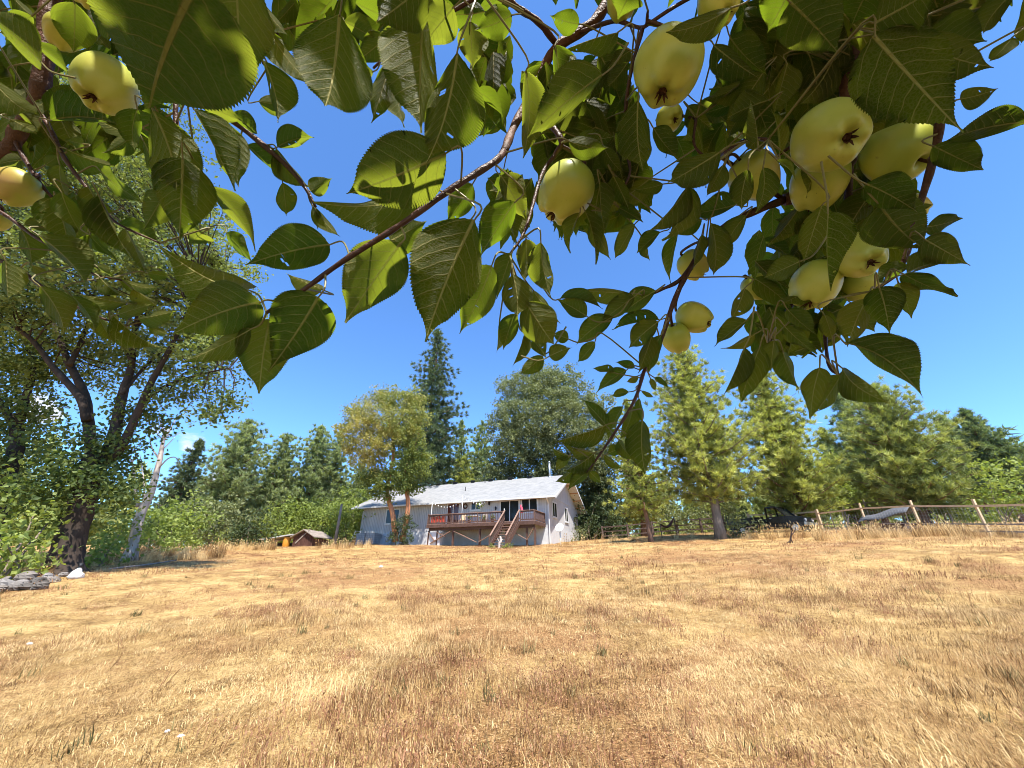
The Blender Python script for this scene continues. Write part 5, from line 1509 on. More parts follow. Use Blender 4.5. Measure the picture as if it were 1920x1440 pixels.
M_LEAF = leaf_material()
M_STALK = simple_mat('leaf_stalk', (0.22, 0.19, 0.07), 0.5, 0.3, var=0.3, scale=30)
M_TWIG = simple_mat('twig_bark', (0.085, 0.035, 0.024), 0.5, 0.35, var=0.5, scale=40, bump=0.4)
M_LIMB = simple_mat('limb_bark', (0.13, 0.058, 0.036), 0.6, 0.3, var=0.5, scale=28, bump=0.6)

LW = 0.31
def leaf_grid(nt_, nw, r, low=False):
    """a leaf of length 1 along +Y, upper side +Z; returns verts, quads, uv"""
    fold = r.uniform(0.10, 0.75); bend = r.uniform(-0.15, 0.60); sweep = r.uniform(-0.10, 0.10)
    twist = r.uniform(-0.45, 0.45); und = r.uniform(0.008, 0.042); ph = r.uniform(0, 6.28, 2); fq = r.uniform(7, 13)
    cup = r.uniform(-0.5, 0.7); asym = r.uniform(-0.06, 0.06); wexp = r.uniform(0.60, 0.80); pk = r.uniform(1.10, 1.50)
    if low: ts = np.linspace(0, 1, nt_ + 1)
    else:
        k = np.arange(nt_ // 2); ts = np.sort(np.concatenate([k / (nt_ / 2), (k + 0.86) / (nt_ / 2), [1.0]]))
    wmax = max(t ** wexp * (1 - t) ** pk for t in np.linspace(0.01, .99, 200))
    cols = np.linspace(-1, 1, 2 * nw + 1)
    V = []; UV = []
    for i, t in enumerate(ts):
        w_ = LW * (t ** wexp) * ((1 - t) ** pk) / wmax
        if t > 0.78: w_ *= 1 - 0.42 * math.sin(math.pi * min(1, (t - 0.78) / 0.22) * .62)
        w_ = max(w_, 0.008)
        saw = 1.0
        if not low: saw = (1.025 if (i % 2 == 1) else 0.965) if 0.05 < t < 0.99 else 1.0
        for c in cols:
            ww = w_ * (1 + asym * np.sign(c))
            e = saw if abs(c) == 1 else 1.0
            x = c * ww * e
            yadd = 0.008 if (abs(c) == 1 and not low and i % 2 == 1) else 0
            arch = bend * (t * t - t) * 0.9
            z = fold * abs(x) + cup * x * x - arch + und * math.sin(fq * t + ph[0 if c < 0 else 1]) * (abs(c) ** 1.5) * min(1, t * 4)
            th = twist * t
            xx = x * math.cos(th) - (z + arch) * math.sin(th); zz = x * math.sin(th) + (z + arch) * math.cos(th) - arch
            V.append((xx + 1.4 * sweep * (t * t - t), t + yadd, zz)); UV.append((0.5 + x / e, t))
    n = len(cols); q = []
    for i in range(len(ts) - 1):
        for j in range(n - 1):
            a = i * n + j
            q.append((a, a + 1, a + n + 1, a + n))
    return np.array(V), np.array(q), np.array(UV)

rl = np.random.default_rng(404)
LEAVES = []
for i in range(20):
    v, q, uv = leaf_grid(88, 4, rl)
    if i % 3 == 1:                                       # bitten through by insects
        keep = np.ones(len(q), bool)
        for _ in range(int(rl.integers(1, 4))):
            i0 = int(rl.integers(20, 74)); j0 = int(rl.integers(1, 7)); keep[i0 * 8 + j0] = False
            if rl.uniform() < .5: keep[(i0 + 1) * 8 + j0] = False
        q = q[keep]
    LEAVES.append(mesh_np('leaf', v, q, [M_LEAF], smooth=True, uv=uv))
LOWLEAF = [leaf_grid(7, 2, rl, True) for _ in range(8)]

tb = np.array([1.15, -1.0, gz(1.15, -1.0)])
apple_tree = thing('apple_tree', tb, 'apple tree whose leafy branches hang across the top of the view', 'tree', None)

# ---- limbs and twigs, each one part
TW = []      # sample points of all twigs for the leaf stalks
def twig(pts, rpx, mat=M_TWIG, name='twig', sub=6, n=8):
    """pts: (px,py,z) triples or world points; radius in px at each end"""
    W = [P(*p) if not isinstance(p, np.ndarray) else p for p in pts]
    sp = smooth_path(W, sub)
    zz = [proj(p)[2] for p in (sp[0], sp[-1])]
    r0, r1 = rpx[0] * abs(zz[0]) / FPX, rpx[1] * abs(zz[1]) / FPX
    b = MB(); rr = np.linspace(r0, r1, len(sp)); rr = rr * (1 + 0.10 * np.sin(np.arange(len(sp)) * 1.7))
    b.tube(sp, list(rr), n, jit=0.05); b.build(name, mat, apple_tree)
    TW.extend(sp)
    return sp

top = np.array([1.0, -0.75, 2.35])
b = MB(); b.tube(smooth_path([tb - hz * .15, tb + np.array([0, 0.03, .5]), np.array([1.08, -0.9, 1.5]), top], 5), list(np.linspace(.13, .075, 16)), 12, jit=.06); b.build('trunk', M_LIMB, apple_tree)
twig([top, np.array([.75, -.25, 2.45]), P(1640, -260, .46), P(1614, -20, .43), P(1610, 95, .43), P(1596, 185, .43), P(1590, 290, .44), P(1545, 350, .46), P(1470, 375, .47)], (40, 12), M_LIMB, 'limb', 5, 10)
twig([(1470, 375, .47), (1395, 405, .47), (1340, 440, .47), (1290, 510, .46), (1262, 570, .455), (1238, 640, .45), (1210, 690, .44), (1190, 750, .43), (1150, 815, .42), (1115, 866, .41), (1100, 886, .41)], (7, 1.4))
twig([(1330, 448, .47), (1280, 520, .46), (1235, 545, .46), (1205, 560, .46)], (5, 2))
twig([(1590, 300, .46), (1588, 420, .48), (1562, 510, .50), (1490, 566, .49), (1456, 618, .45), (1440, 645, .42)], (8, 2.5))
twig([(1562, 510, .50), (1548, 600, .46), (1553, 680, .39), (1572, 704, .37)], (4, 1.8))
twig([np.array([.75, -.25, 2.45]), np.array([.3, -.1, 2.3]), P(1190, -140, .50), P(1135, 10, .47), P(1085, 62, .46), P(1040, 92, .46), P(1003, 160, .46), P(965, 235, .44), P(945, 285, .36)], (30, 8), M_LIMB, 'limb', 5, 10)
twig([(945, 285, .36), (925, 305, .33), (850, 352, .315), (750, 422, .31), (640, 492, .31), (560, 550, .31), (500, 586, .31)], (6.5, 3.5))
twig([(935, -30, .42), (965, 10, .42), (1008, 40, .44), (1040, 78, .46)], (5, 6))
twig([(1003, 160, .46), (1020, 215, .42), (1052, 262, .40), (1040, 290, .41), (1015, 330, .40), (985, 430, .36), (955, 478, .35)], (6, 2))
twig([(1085, 62, .46), (1150, 40, .42), (1205, 52, .38), (1215, 20, .36)], (4, 2.5))
twig([(1205, 52, .38), (1180, 150, .38), (1170, 260, .40), (1180, 330, .40), (1130, 395, .41)], (4, 2))
twig([(1470, 375, .47), (1360, 300, .44), (1355, 290, .40), (1400, 262, .36), (1440, 262, .34)], (4, 3))
twig([(1305, 222, .42), (1302, 272, .42), (1330, 300, .42)], (2.6, 2.2))
twig([P(1640, -260, .46), P(1700, 20, .36), P(1660, 60, .33), P(1750, 120, .32), P(1760, 250, .34), P(1720, 400, .36), P(1690, 500, .36), P(1640, 545, .37)], (9, 3))
twig([np.array([.3, -.1, 2.3]), np.array([-.2, .0, 2.2]), P(140, -160, .46), P(97, 10, .44), P(82, 115, .43), P(70, 190, .43), P(35, 245, .43), P(12, 285, .43), P(-40, 310, .43)], (30, 11), M_LIMB, 'limb', 5, 10)
twig([(66, 198, .43), (92, 238, .41), (122, 298, .40), (165, 355, .40), (215, 415, .40), (300, 456, .40)], (5, 1.6))
twig([(28, 262, .43), (50, 305, .42), (82, 352, .41), (112, 384, .41)], (4.5, 2))
twig([(-20, 385, .42), (20, 410, .42), (68, 446, .42), (110, 470, .42)], (4, 2))
twig([(-20, 480, .43), (35, 505, .43), (75, 535, .43), (120, 562, .43), (180, 592, .43), (235, 612, .43)], (4, 1.6))
twig([(112, 384, .41), (150, 470, .42), (168, 510, .43), (230, 526, .43)], (2.6, 1.5))
twig([np.array([-.2, .0, 2.2]), P(300, -160, .42), P(365, 60, .40), P(400, 190, .40), (455, 240, .42), (535, 308, .42), (572, 352, .42), (592, 388, .42)], (14, 2.2))
twig([(365, 60, .40), (330, 190, .39), (345, 298, .38), (385, 345, .37)], (5, 3))
twig([P(300, -160, .42), P(480, 20, .42), P(520, 70, .43), P(490, 110, .43), (540, 165, .44)], (5, 2))
twig([(935, -30, .42), (850, 20, .42), (770, 60, .42), (728, 100, .42), (700, 128, .42)], (4, 2))
twig([np.array([-.2, .0, 2.2]), P(430, -140, .30), P(620, -60, .30), P(760, -60, .30), P(900, -20, .29)], (9, 4))

# ---- apples: one thing each
def apple_skin():
    m, nt, bs, out = new_mat('apple_skin')
    tcn = nt.new('ShaderNodeTexCoord'); oi = nt.new('ShaderNodeObjectInfo')
    n1 = nt.noise(tcn.outputs['Object'], 1.6, 4, 0.5)
    sp_ = nt.noise(tcn.outputs['Object'], 26.0, 2, 0.5)
    c = nt.mix(n1, (0.52, 0.54, 0.060, 1), (0.72, 0.68, 0.17, 1))
    c = nt.mix(nt.step(sp_, 0.68, 0.75, 0.0, 0.35), c, (0.60, 0.56, 0.26, 1))
    at_ = nt.new('ShaderNodeAttribute', attribute_name='blush'); at_.attribute_type = 'OBJECT'
    sx = nt.new('ShaderNodeSeparateXYZ'); nt.l.new(tcn.outputs['Object'], sx.inputs[0])
    side = nt.step(nt.math('ADD', sx.outputs[0], nt.math('MULTIPLY', n1, 0.8)), 0.2, 1.3)
    c = nt.mix(nt.math('MULTIPLY', side, at_.outputs['Fac']), c, (0.52, 0.22, 0.10, 1))
    vo = nt.new('ShaderNodeTexVoronoi'); nt.l.new(tcn.outputs['Object'], vo.inputs['Vector']); vo.inputs['Scale'].default_value = 11.0
    c = nt.mix(nt.step(vo.outputs['Distance'], 0.03, 0.09, 0.75, 0.0), c, (0.20, 0.17, 0.06, 1))
    bl_ = nt.noise(tcn.outputs['Object'], 3.1, 5, 0.7)
    c = nt.mix(nt.step(bl_, 0.64, 0.74, 0.0, 0.55), c, (0.30, 0.19, 0.06, 1))
    sz_ = nt.new('ShaderNodeSeparateXYZ'); nt.l.new(tcn.outputs['Object'], sz_.inputs[0])
    c = nt.mix(nt.math('MULTIPLY', nt.step(nt.math('ADD', sz_.outputs[2], nt.math('MULTIPLY', n1, 0.7)), 0.2, 1.2), 0.55), c, (0.26, 0.36, 0.03, 1))  # darker green towards the stem: shaded tops put into the skin colour
    nt.l.new(c, bs.inputs['Base Color'])
    bs.inputs['Roughness'].default_value = 0.38
    bs.inputs['Specular IOR Level'].default_value = 0.4
    bs.inputs['Subsurface Weight'].default_value = 0.0
    return m
M_APPLE = apple_skin()
M_CALYX = simple_mat('apple_calyx', (0.10, 0.045, 0.025), 0.8, 0.1, var=0.5, scale=20)

def apple_body(seed):
    r = np.random.default_rng(seed)
    nu, nv = 44, 30
    ph0 = r.uniform(0, 6.28); lob = r.uniform(0.035, 0.06); el = r.uniform(1.02, 1.12); con = r.uniform(0.14, 0.22); sk = r.uniform(-0.06, 0.06)
    V = []
    for i in range(nv + 1):
        f = math.pi * i / nv                           # 0 stem, pi calyx
        for j in range(nu):
            th = 2 * math.pi * j / nu
            rr = math.sin(f) ** 0.86
            k = (1 - math.cos(f)) / 2
            rr *= 1.02 - con * k ** 1.6
            five = math.cos(5 * th + ph0)
            rr *= 1 + lob * five * (0.25 + 0.9 * k ** 2) + 0.03 * math.cos(2 * th + ph0)
            z = el * math.cos(f)
            z -= 0.30 * math.exp(-(rr / 0.20) ** 2) * (f < 1.6)
            z += 0.27 * math.exp(-(rr / 0.30) ** 2) * (f > 1.6)
            z -= 0.085 * (0.5 + 0.5 * five) * math.exp(-((rr - 0.5) / 0.24) ** 2) * (f > 1.6)
            V.append((rr * math.cos(th) + sk * z, rr * math.sin(th), z))
    q = []
    for i in range(nv):
        for j in range(nu):
            a = i * nu + j; b_ = i * nu + (j + 1) % nu
            q.append((a, a + nu, b_ + nu, b_))
    return mesh_np('apple_body', np.array(V), np.array(q), [M_APPLE], smooth=True), el - 0.27
BODY = [apple_body(s) for s in (1, 2, 3, 4)]

def apple(label, px, py, rpx, z, cal=None, seed=0, toward=None, blush=0.0, group='apples hanging on the tree', stemto=None):
    c = P(px, py, z)
    vd0 = unit(c - CAM); R_ = rpx * z / FPX * 0.92 * math.sqrt(max(.3, float(vd0 @ cF)))
    vd = unit(c - CAM)                                  # away from the eye
    ex = unit(np.cross(vd, hz)) ; ey = np.cross(ex, vd)
    if cal is not None:
        o_ = np.array([(cal[0] - px) / rpx, -(cal[1] - py) / rpx]) * 0.98
        L_ = np.linalg.norm(o_)
        if L_ > .96: o_ = o_ / L_ * .96; L_ = .96
        tw = math.sqrt(1 - L_ * L_) if toward is None else toward
        a = unit(ex * o_[0] + ey * o_[1] - vd * tw)
    else: a = unit(np.array([0.1, 0, -1.0]))
    t_ = thing('apple', c, label, 'apple', group)
    zax = Vector(-a)
    ref = Vector((0.3, -1, 0.2)).normalized(); xax = ref - zax * ref.dot(zax); xax.normalize(); yax = zax.cross(xax)
    rot = Matrix((xax, yax, zax)).transposed()
    me_, zc_ = BODY[seed % len(BODY)]
    o = bpy.data.objects.new('body', me_); COL.objects.link(o); o.parent = t_
    o.rotation_euler = rot.to_euler(); o.scale = (R_,) * 3
    o['blush'] = float(blush)
    # calyx of five curled dry sepals
    rr = random.Random(seed * 7 + int(px))
    b = MB(); q0 = c + a * R_ * (zc_ - 0.03)
    X_ = np.array(xax); Y_ = np.array(yax)
    b.tube([q0 - a * R_ * .05, q0 + a * R_ * .06, q0 + a * R_ * .14], [R_ * .16, R_ * .14, R_ * .05], 8)
    for k in range(6):
        th = k * 1.047 + rr.uniform(-.3, .3); d = X_ * math.cos(th) + Y_ * math.sin(th)
        s_ = -X_ * math.sin(th) + Y_ * math.cos(th)
        p0 = q0 + d * R_ * .07; p1 = q0 + d * R_ * rr.uniform(.10, .15) + a * R_ * .20; p2 = q0 + d * R_ * rr.uniform(.12, .28) + a * R_ * rr.uniform(.27, .35)
        b.hexa([p0 - s_ * R_ * .05, p0 + s_ * R_ * .05, p0 + s_ * R_ * .05 + a * R_ * .015, p0 - s_ * R_ * .05 + a * R_ * .015, p1 - s_ * R_ * .04, p1 + s_ * R_ * .04, p1 + s_ * R_ * .04 + d * R_ * .02, p1 - s_ * R_ * .04 + d * R_ * .02])
        b.hexa([p1 - s_ * R_ * .04, p1 + s_ * R_ * .04, p1 + s_ * R_ * .04 + d * R_ * .02, p1 - s_ * R_ * .04 + d * R_ * .02, p2 - s_ * R_ * .008, p2 + s_ * R_ * .008, p2 + s_ * R_ * .008 + d * R_ * .01, p2 - s_ * R_ * .008 + d * R_ * .01])
    b.build('calyx', M_CALYX, t_)
    b = MB(); p0 = c - a * R_ * .70; p1 = c - a * R_ * 1.25
    tws = np.array(TW); nr = tws[np.argmin(np.linalg.norm(tws - p1, axis=1))]
    if np.linalg.norm(nr - p1) > .09: nr = p1 + unit(nr - p1) * .05 + hz * .02
    b.tube(smooth_path([p0, p1, (p1 + nr) / 2 + hz * .004, nr], 4), 0.0017, 6); b.build('stem', M_TWIG, t_)
    return t_

AP = [
    ('largest apple, long pale yellow one with its star shaped eye facing down', 1252, 128, 80, .36, (1222, 172), 0, None, 0),
    ('plump green yellow apple with a sunlit left edge and dark eye lower right', 1555, 257, 79, .36, (1584, 284), 1, None, 0),
    ('shaded green apple touching the right of the plump sun edged one', 1680, 288, 70, .40, (1650, 240), 2, -.6, 0),
    ('bright yellow apple tucked directly under the plump sun edged one', 1534, 342, 58, .44, (1505, 385), 3, -.15, 0),
    ('pinkish apple behind two hanging leaves left of the plump pair', 1415, 330, 54, .44, (1430, 380), 0, -.2, .35),
    ('egg shaped yellow apple with a small sunlit patch at its top', 1061, 361, 58, .41, (1024, 402), 1, None, 0),
    ('round apple of the lower right bunch with its eye facing the viewer', 1610, 479, 54, .40, (1624, 508), 2, None, 0),
    ('tapering apple left of a narrow hanging leaf in the lower right bunch', 1528, 534, 51, .43, (1503, 571), 3, None, 0),
    ('half hidden apple under the round one of the lower right bunch', 1613, 536, 42, .46, (1625, 562), 0, -.2, 0),
    ('small apple with its dark eye at lower right, upper of a hanging pair', 1301, 595, 34, .50, (1329, 618), 1, None, 0),
    ('small plain round apple, lower of a hanging pair on the central twig', 1267, 634, 30, .50, (1268, 655), 2, -.3, 0),
    ('small pinkish apple peeking from behind leaves above the hanging pair', 1299, 497, 30, .52, (1312, 524), 3, -.1, .35),
    ('green apple mostly covered by leaves left of the lower right bunch', 1418, 538, 30, .50, (1430, 566), 0, -.2, 0),
    ('pale apple cut by the top edge, frilly eye showing under a leaf', 1348, 4, 50, .36, (1352, 36), 1, None, 0),
    ('small apple with red brown eye hiding just below the largest apple', 1256, 222, 30, .45, (1266, 230), 2, None, 0),
    ('long yellow apple beside the biggest leaf in the upper left', 198, 160, 66, .36, (192, 208), 3, None, 0),
    ('shaded apple behind the upper left long apple, partly under a leaf', 118, 62, 42, .40, (125, 98), 0, -.3, .3),
    ('red cheeked apple at the left edge above the thin twig', 30, 352, 46, .40, (20, 392), 1, .1, .7),
    ('pale apple cut off by the left edge below the red cheeked one', -4, 412, 26, .44, (0, 436), 2, -.2, .2),
    ('pale apple at the top edge above the long upper left apple', 170, -18, 44, .37, (180, 20), 3, -.1, .2),
    ('pinkish apple edge showing behind the large dark leaf at right', 1712, 388, 32, .48, (1730, 410), 0, -.4, .35),
    ('dull apple high between the largest apple and the dark limb', 1165, 2, 36, .40, (1160, 30), 1, -.2, 0),
]
for (lb, px, py, rp, z, cal, sd, tw, bl) in AP:
    apple(lb, px, py, rp, z, cal, sd, tw, bl)

# ---- leaves: base x,y, tip x,y, width, depth[, roll sign]
LV = [
 (372,-40,280,203,285,.205),(440,-80,452,165,120,.25),(140,5,138,98,60,.32),(166,-8,202,76,42,.35),(78,117,-30,20,55,.31),(66,82,128,140,34,.34),(-25,138,62,212,45,.28),(97,216,140,152,46,.40),
 (95,226,218,232,48,.37),(245,252,190,287,30,.40),(258,205,254,284,42,.34),(286,205,330,358,78,.32),(268,262,298,365,50,.36),(335,238,350,292,34,.43),(362,203,440,358,58,.33),(424,232,447,350,72,.39),
 (372,193,456,229,42,.37),(432,214,484,252,36,.40),(462,272,538,342,46,.42),(343,296,336,452,100,.32),(310,362,268,432,62,.34),(188,321,268,379,40,.40),(392,352,478,472,56,.36),(380,436,352,460,50,.42),(424,436,472,492,36,.45),
 (463,543,300,463,78,.32),(489,567,322,627,102,.30),(470,617,340,680,52,.315),(597,557,503,697,116,.30),(506,598,486,738,108,.33),(618,459,460,497,86,.32),(604,543,536,512,42,.37),(752,455,647,605,116,.31),
 (733,452,800,414,84,.36),(800,358,587,379,92,.325),(836,288,650,364,134,.28),(857,98,800,303,104,.27),(795,20,788,250,112,.30),(637,27,610,198,142,.28),(800,-32,705,42,92,.28),(850,14,790,88,72,.32),(960,28,890,56,62,.33),(882,40,886,130,72,.36),
 (645,40,703,73,46,.45),(725,68,665,116,52,.45),(700,134,640,171,36,.42),(500,50,586,158,52,.40),(505,58,526,112,46,.42),(486,-2,540,66,42,.40),(493,113,520,229,50,.40),(485,190,549,194,42,.45),(730,117,696,230,58,.40),(746,124,759,238,36,.41),
 (520,276,589,257,42,.42),(518,278,580,350,38,.42),(582,358,623,334,40,.42),(530,342,537,405,40,.43),(588,386,638,443,28,.43),(586,390,596,431,16,.43),(889,412,797,641,132,.27),(880,415,812,570,100,.30),(922,498,862,626,72,.32),(886,345,836,419,60,.35),
 (966,378,900,480,78,.33),(960,474,930,560,36,.34),(962,514,970,594,60,.31),(986,448,982,530,46,.35),(1014,454,1034,558,52,.33),(985,566,1038,645,74,.31),(1000,544,1051,606,42,.36),(966,588,944,656,46,.35),(936,612,931,661,22,.36),(985,624,961,687,28,.36),(986,624,1025,673,40,.36),(1030,668,1072,652,38,.36),(1018,667,974,701,36,.37),(1066,636,1035,627,30,.38),
 (1100,593,1044,561,40,.40),(1050,560,1131,579,22,.40),(1181,551,1079,547,36,.42),(1190,556,1121,609,44,.40),(1150,594,1081,646,46,.40),(1116,641,1081,681,30,.41),(1236,600,1147,618,26,.43),(1230,545,1165,589,46,.43),(1235,603,1179,653,46,.41),(1222,630,1196,700,36,.42),(1240,628,1217,701,36,.42),
 (1175,694,1119,736,34,.45),(1152,699,1110,690,15,.45),(1190,690,1154,679,20,.45),(1179,735,1147,743,18,.45),(1196,705,1175,716,14,.45),(1220,710,1230,734,12,.45),(1227,708,1256,729,15,.45),(1203,733,1228,746,12,.45),(1139,801,1087,744,30,.43),(1136,797,1038,829,40,.42),(1113,849,1054,829,26,.42),(1073,855,1033,838,16,.42),(1113,850,1055,884,31,.41),(1066,857,1042,882,22,.42),(1076,880,1040,904,22,.42),(1105,884,1065,919,29,.41),(1106,885,1128,906,21,.42),(1132,853,1169,879,18,.42),(1140,850,1166,839,26,.43),(1160,825,1193,864,26,.42),(1175,815,1208,846,22,.42),(1205,788,1211,894,54,.40),(1168,762,1140,829,28,.44),(1186,760,1160,826,30,.43),(1198,747,1206,796,15,.44),
 (1088,398,1069,475,29,.40),(1096,394,1116,496,23,.40),(1114,408,1146,487,36,.40),(1124,342,1134,438,33,.37),(1150,330,1179,393,40,.37),(1160,389,1206,417,30,.38),(1190,420,1152,487,29,.41),(1238,435,1194,475,29,.41),(1206,455,1219,489,20,.42),(1291,349,1212,436,47,.36),(1294,350,1241,451,37,.365),(1243,345,1187,356,29,.38),(1316,410,1254,436,36,.40),(1381,384,1294,401,46,.40),(1351,284,1252,343,68,.34),(1357,308,1324,369,42,.36),(1271,438,1258,531,26,.46),(1332,418,1336,520,46,.42),(1316,440,1300,506,29,.43),
 (1040,84,1048,188,46,.30),(1130,140,989,259,64,.29),(1160,60,1054,96,29,.31),(985,133,980,296,47,.31),(1086,45,1031,29,46,.36),(1197,188,1206,320,70,.33),(1225,240,1276,301,46,.37),(1083,262,1156,255,46,.37),(1066,264,1141,276,42,.34),(1130,270,1166,321,36,.37),(1176,118,1139,162,42,.40),(1182,95,1139,129,31,.41),(1182,-12,1158,36,72,.30),(1372,14,1249,59,42,.30),(1338,84,1422,146,52,.37),(1368,70,1442,142,62,.38),(1400,150,1320,186,46,.40),(1435,130,1384,206,62,.39),(1441,188,1365,221,58,.38),(1442,240,1402,282,44,.40),(1290,198,1338,243,46,.42),(1421,266,1407,189,21,.33),
 (1490,-32,1439,61,88,.29),(1481,4,1573,101,98,.28),(1641,43,1765,-28,112,.27),(1642,-42,1598,46,104,.28),(1640,55,1746,60,62,.31),(1638,66,1806,249,134,.27),(1718,80,1864,126,78,.29),(1745,55,1851,76,72,.31),(1908,-22,1844,63,42,.30),(1926,-22,1912,86,42,.30),(1898,70,1854,116,26,.30),(1800,186,1872,165,50,.33),(1926,229,1778,263,58,.30),(1750,274,1844,319,62,.33),(1640,202,1702,189,46,.35),(1520,108,1541,202,62,.42),(1562,112,1499,196,62,.42),(1476,118,1450,216,56,.40),(1461,291,1445,204,23,.34),(1457,300,1491,338,15,.31),
 (1403,318,1391,393,40,.32),(1431,314,1417,399,33,.32),(1624,345,1720,398,58,.30),(1650,384,1737,469,98,.31),(1552,398,1557,546,42,.30),(1541,384,1507,491,62,.34),(1399,404,1364,461,36,.42),(1500,490,1432,521,41,.32),(1738,426,1804,408,39,.33),(1734,449,1819,498,57,.32),(1700,513,1790,486,42,.33),(1706,500,1640,528,36,.35),(1694,514,1797,554,40,.33),(1648,538,1668,626,60,.32),(1684,530,1709,597,46,.34),(1724,385,1751,383,13,.36),
 (1626,560,1589,651,56,.35),(1546,590,1561,641,32,.38),(1476,580,1530,627,36,.38),(1396,540,1369,601,39,.40),(1471,612,1533,663,36,.37),(1452,638,1445,699,36,.36),(1396,651,1356,742,40,.36),(1425,649,1389,753,42,.36),(1468,659,1498,731,40,.36),(1537,689,1520,785,52,.34),(1576,704,1524,779,42,.36),(1584,644,1731,746,48,.32),(1580,691,1669,756,42,.34),(1401,600,1339,649,39,.38),(1416,626,1351,653,27,.38),(1600,572,1640,622,40,.40),(1500,600,1475,668,36,.40),
 (40,430,58,499,42,.42),(71,440,161,536,54,.38),(104,370,129,471,46,.40),(115,360,149,433,50,.36),(165,350,211,456,46,.38),(185,365,246,483,30,.37),(168,440,221,489,21,.40),(170,440,180,509,26,.40),(235,430,273,513,26,.42),(222,420,301,456,19,.41),(10,487,15,563,44,.38),(75,536,119,622,54,.38),(135,555,178,623,33,.40),(239,569,150,552,27,.42),(187,520,231,556,25,.42),(225,523,298,538,23,.43),(250,542,296,576,23,.43),(222,590,286,570,29,.42),(260,598,331,584,26,.42),(213,590,311,654,29,.42),(185,595,212,641,29,.42),(280,612,316,628,19,.43),(182,500,216,521,19,.43),(62,498,91,516,19,.43),(45,420,94,431,29,.50),(278,512,319,519,23,.46),
 (20,-12,60,29,31,.35),(20,224,69,251,31,.40),(40,300,-12,311,31,.42),(30,204,71,246,29,.40),(85,309,113,291,23,.42),(112,309,126,371,29,.41),(124,279,211,311,36,.40),(156,270,121,261,29,.41),(75,244,91,291,29,.50),
 (60,30,10,75,36,.33),(100,140,60,190,40,.46),(0,60,60,95,40,.36),
]
tws = np.array(TW)
def place_leaf(e, i, rr):
    bx, by, tx, ty, wd, z = e[:6]
    if z >= .325: wd *= .84
    A_ = P(bx, by, z)
    lp = math.hypot(tx - bx, ty - by)
    nat = 2 * LW
    dz_ = rr.uniform(-.12, .12) * lp * z / FPX
    roll = 0.0
    if wd / lp > nat:                                   # foreshortened: swing the tip away or towards
        Lr = wd / nat * z / FPX
        dz_ = math.sqrt(max(0, Lr * Lr - (lp * z / FPX) ** 2)) * 0.55 * (1 if rr.uniform() < .6 else -1)
        dz_ = float(np.clip(dz_, -.35 * z, .35 * z))
        wscale = wd * z / FPX / nat
    else:
        q_ = math.sqrt(max(.05, wd / lp / nat))
        roll = math.acos(min(1, q_)) * (1 if rr.uniform() < .5 else -1)
        wscale = None
    zt_ = z + dz_
    B_ = P(tx, ty, zt_)
    ax = unit(B_ - A_); L_ = np.linalg.norm(B_ - A_)
    mid = (A_ + B_) / 2
    vd = unit(mid - CAM)
    nn = unit(vd - ax * (vd @ ax))                       # upper side looks away from the eye
    sd = np.cross(ax, nn)
    n2 = nn * math.cos(roll) + sd * math.sin(roll)
    s2 = np.cross(ax, n2)
    ws = wscale if wscale else L_ * math.sqrt(max(.05, wd / lp / nat))
    M = Matrix(((s2[0] * ws, ax[0] * L_, n2[0] * L_), (s2[1] * ws, ax[1] * L_, n2[1] * L_), (s2[2] * ws, ax[2] * L_, n2[2] * L_)))
    return A_, ax, L_, M, n2

def add_leaf(e, i, rr):
    A_, ax, L_, M, n2 = place_leaf(e, i, rr)
    o = bpy.data.objects.new('leaf', LEAVES[int(rr.integers(0, len(LEAVES)))])
    COL.objects.link(o)
    o.parent = apple_tree
    loc = A_ - ORG[apple_tree.name]
    M4 = Matrix.Translation(Vector(loc)) @ M.to_4x4()
    o.matrix_basis = M4
    # stalk runs from the blade base back to the nearest twig
    nr = tws[np.argmin(np.linalg.norm(tws - (A_ - ax * .012), axis=1))]
    dist = np.linalg.norm(nr - A_)
    if dist > .085: nr = A_ - ax * .03 + hz * .012
    q = smooth_path([A_ + ax * L_ * .02, A_ - ax * min(.012, dist * .4), nr], 4)
    b = MB(); b.tube(q, list(np.linspace(.0006, .0009, len(q))), 5)
    wl = Matrix.Translation(Vector(A_)) @ M.to_4x4()
    me_ = bpy.data.meshes.new('stalk'); me_.from_pydata(b.v, [], b.f); me_.materials.append(M_STALK)
    so_ = bpy.data.objects.new('stalk', me_); COL.objects.link(so_); so_.parent = o
    so_.matrix_parent_inverse = wl.inverted()
    return o

rr = np.random.default_rng(2024)
for i, e in enumerate(LV): add_leaf(e, i, rr)

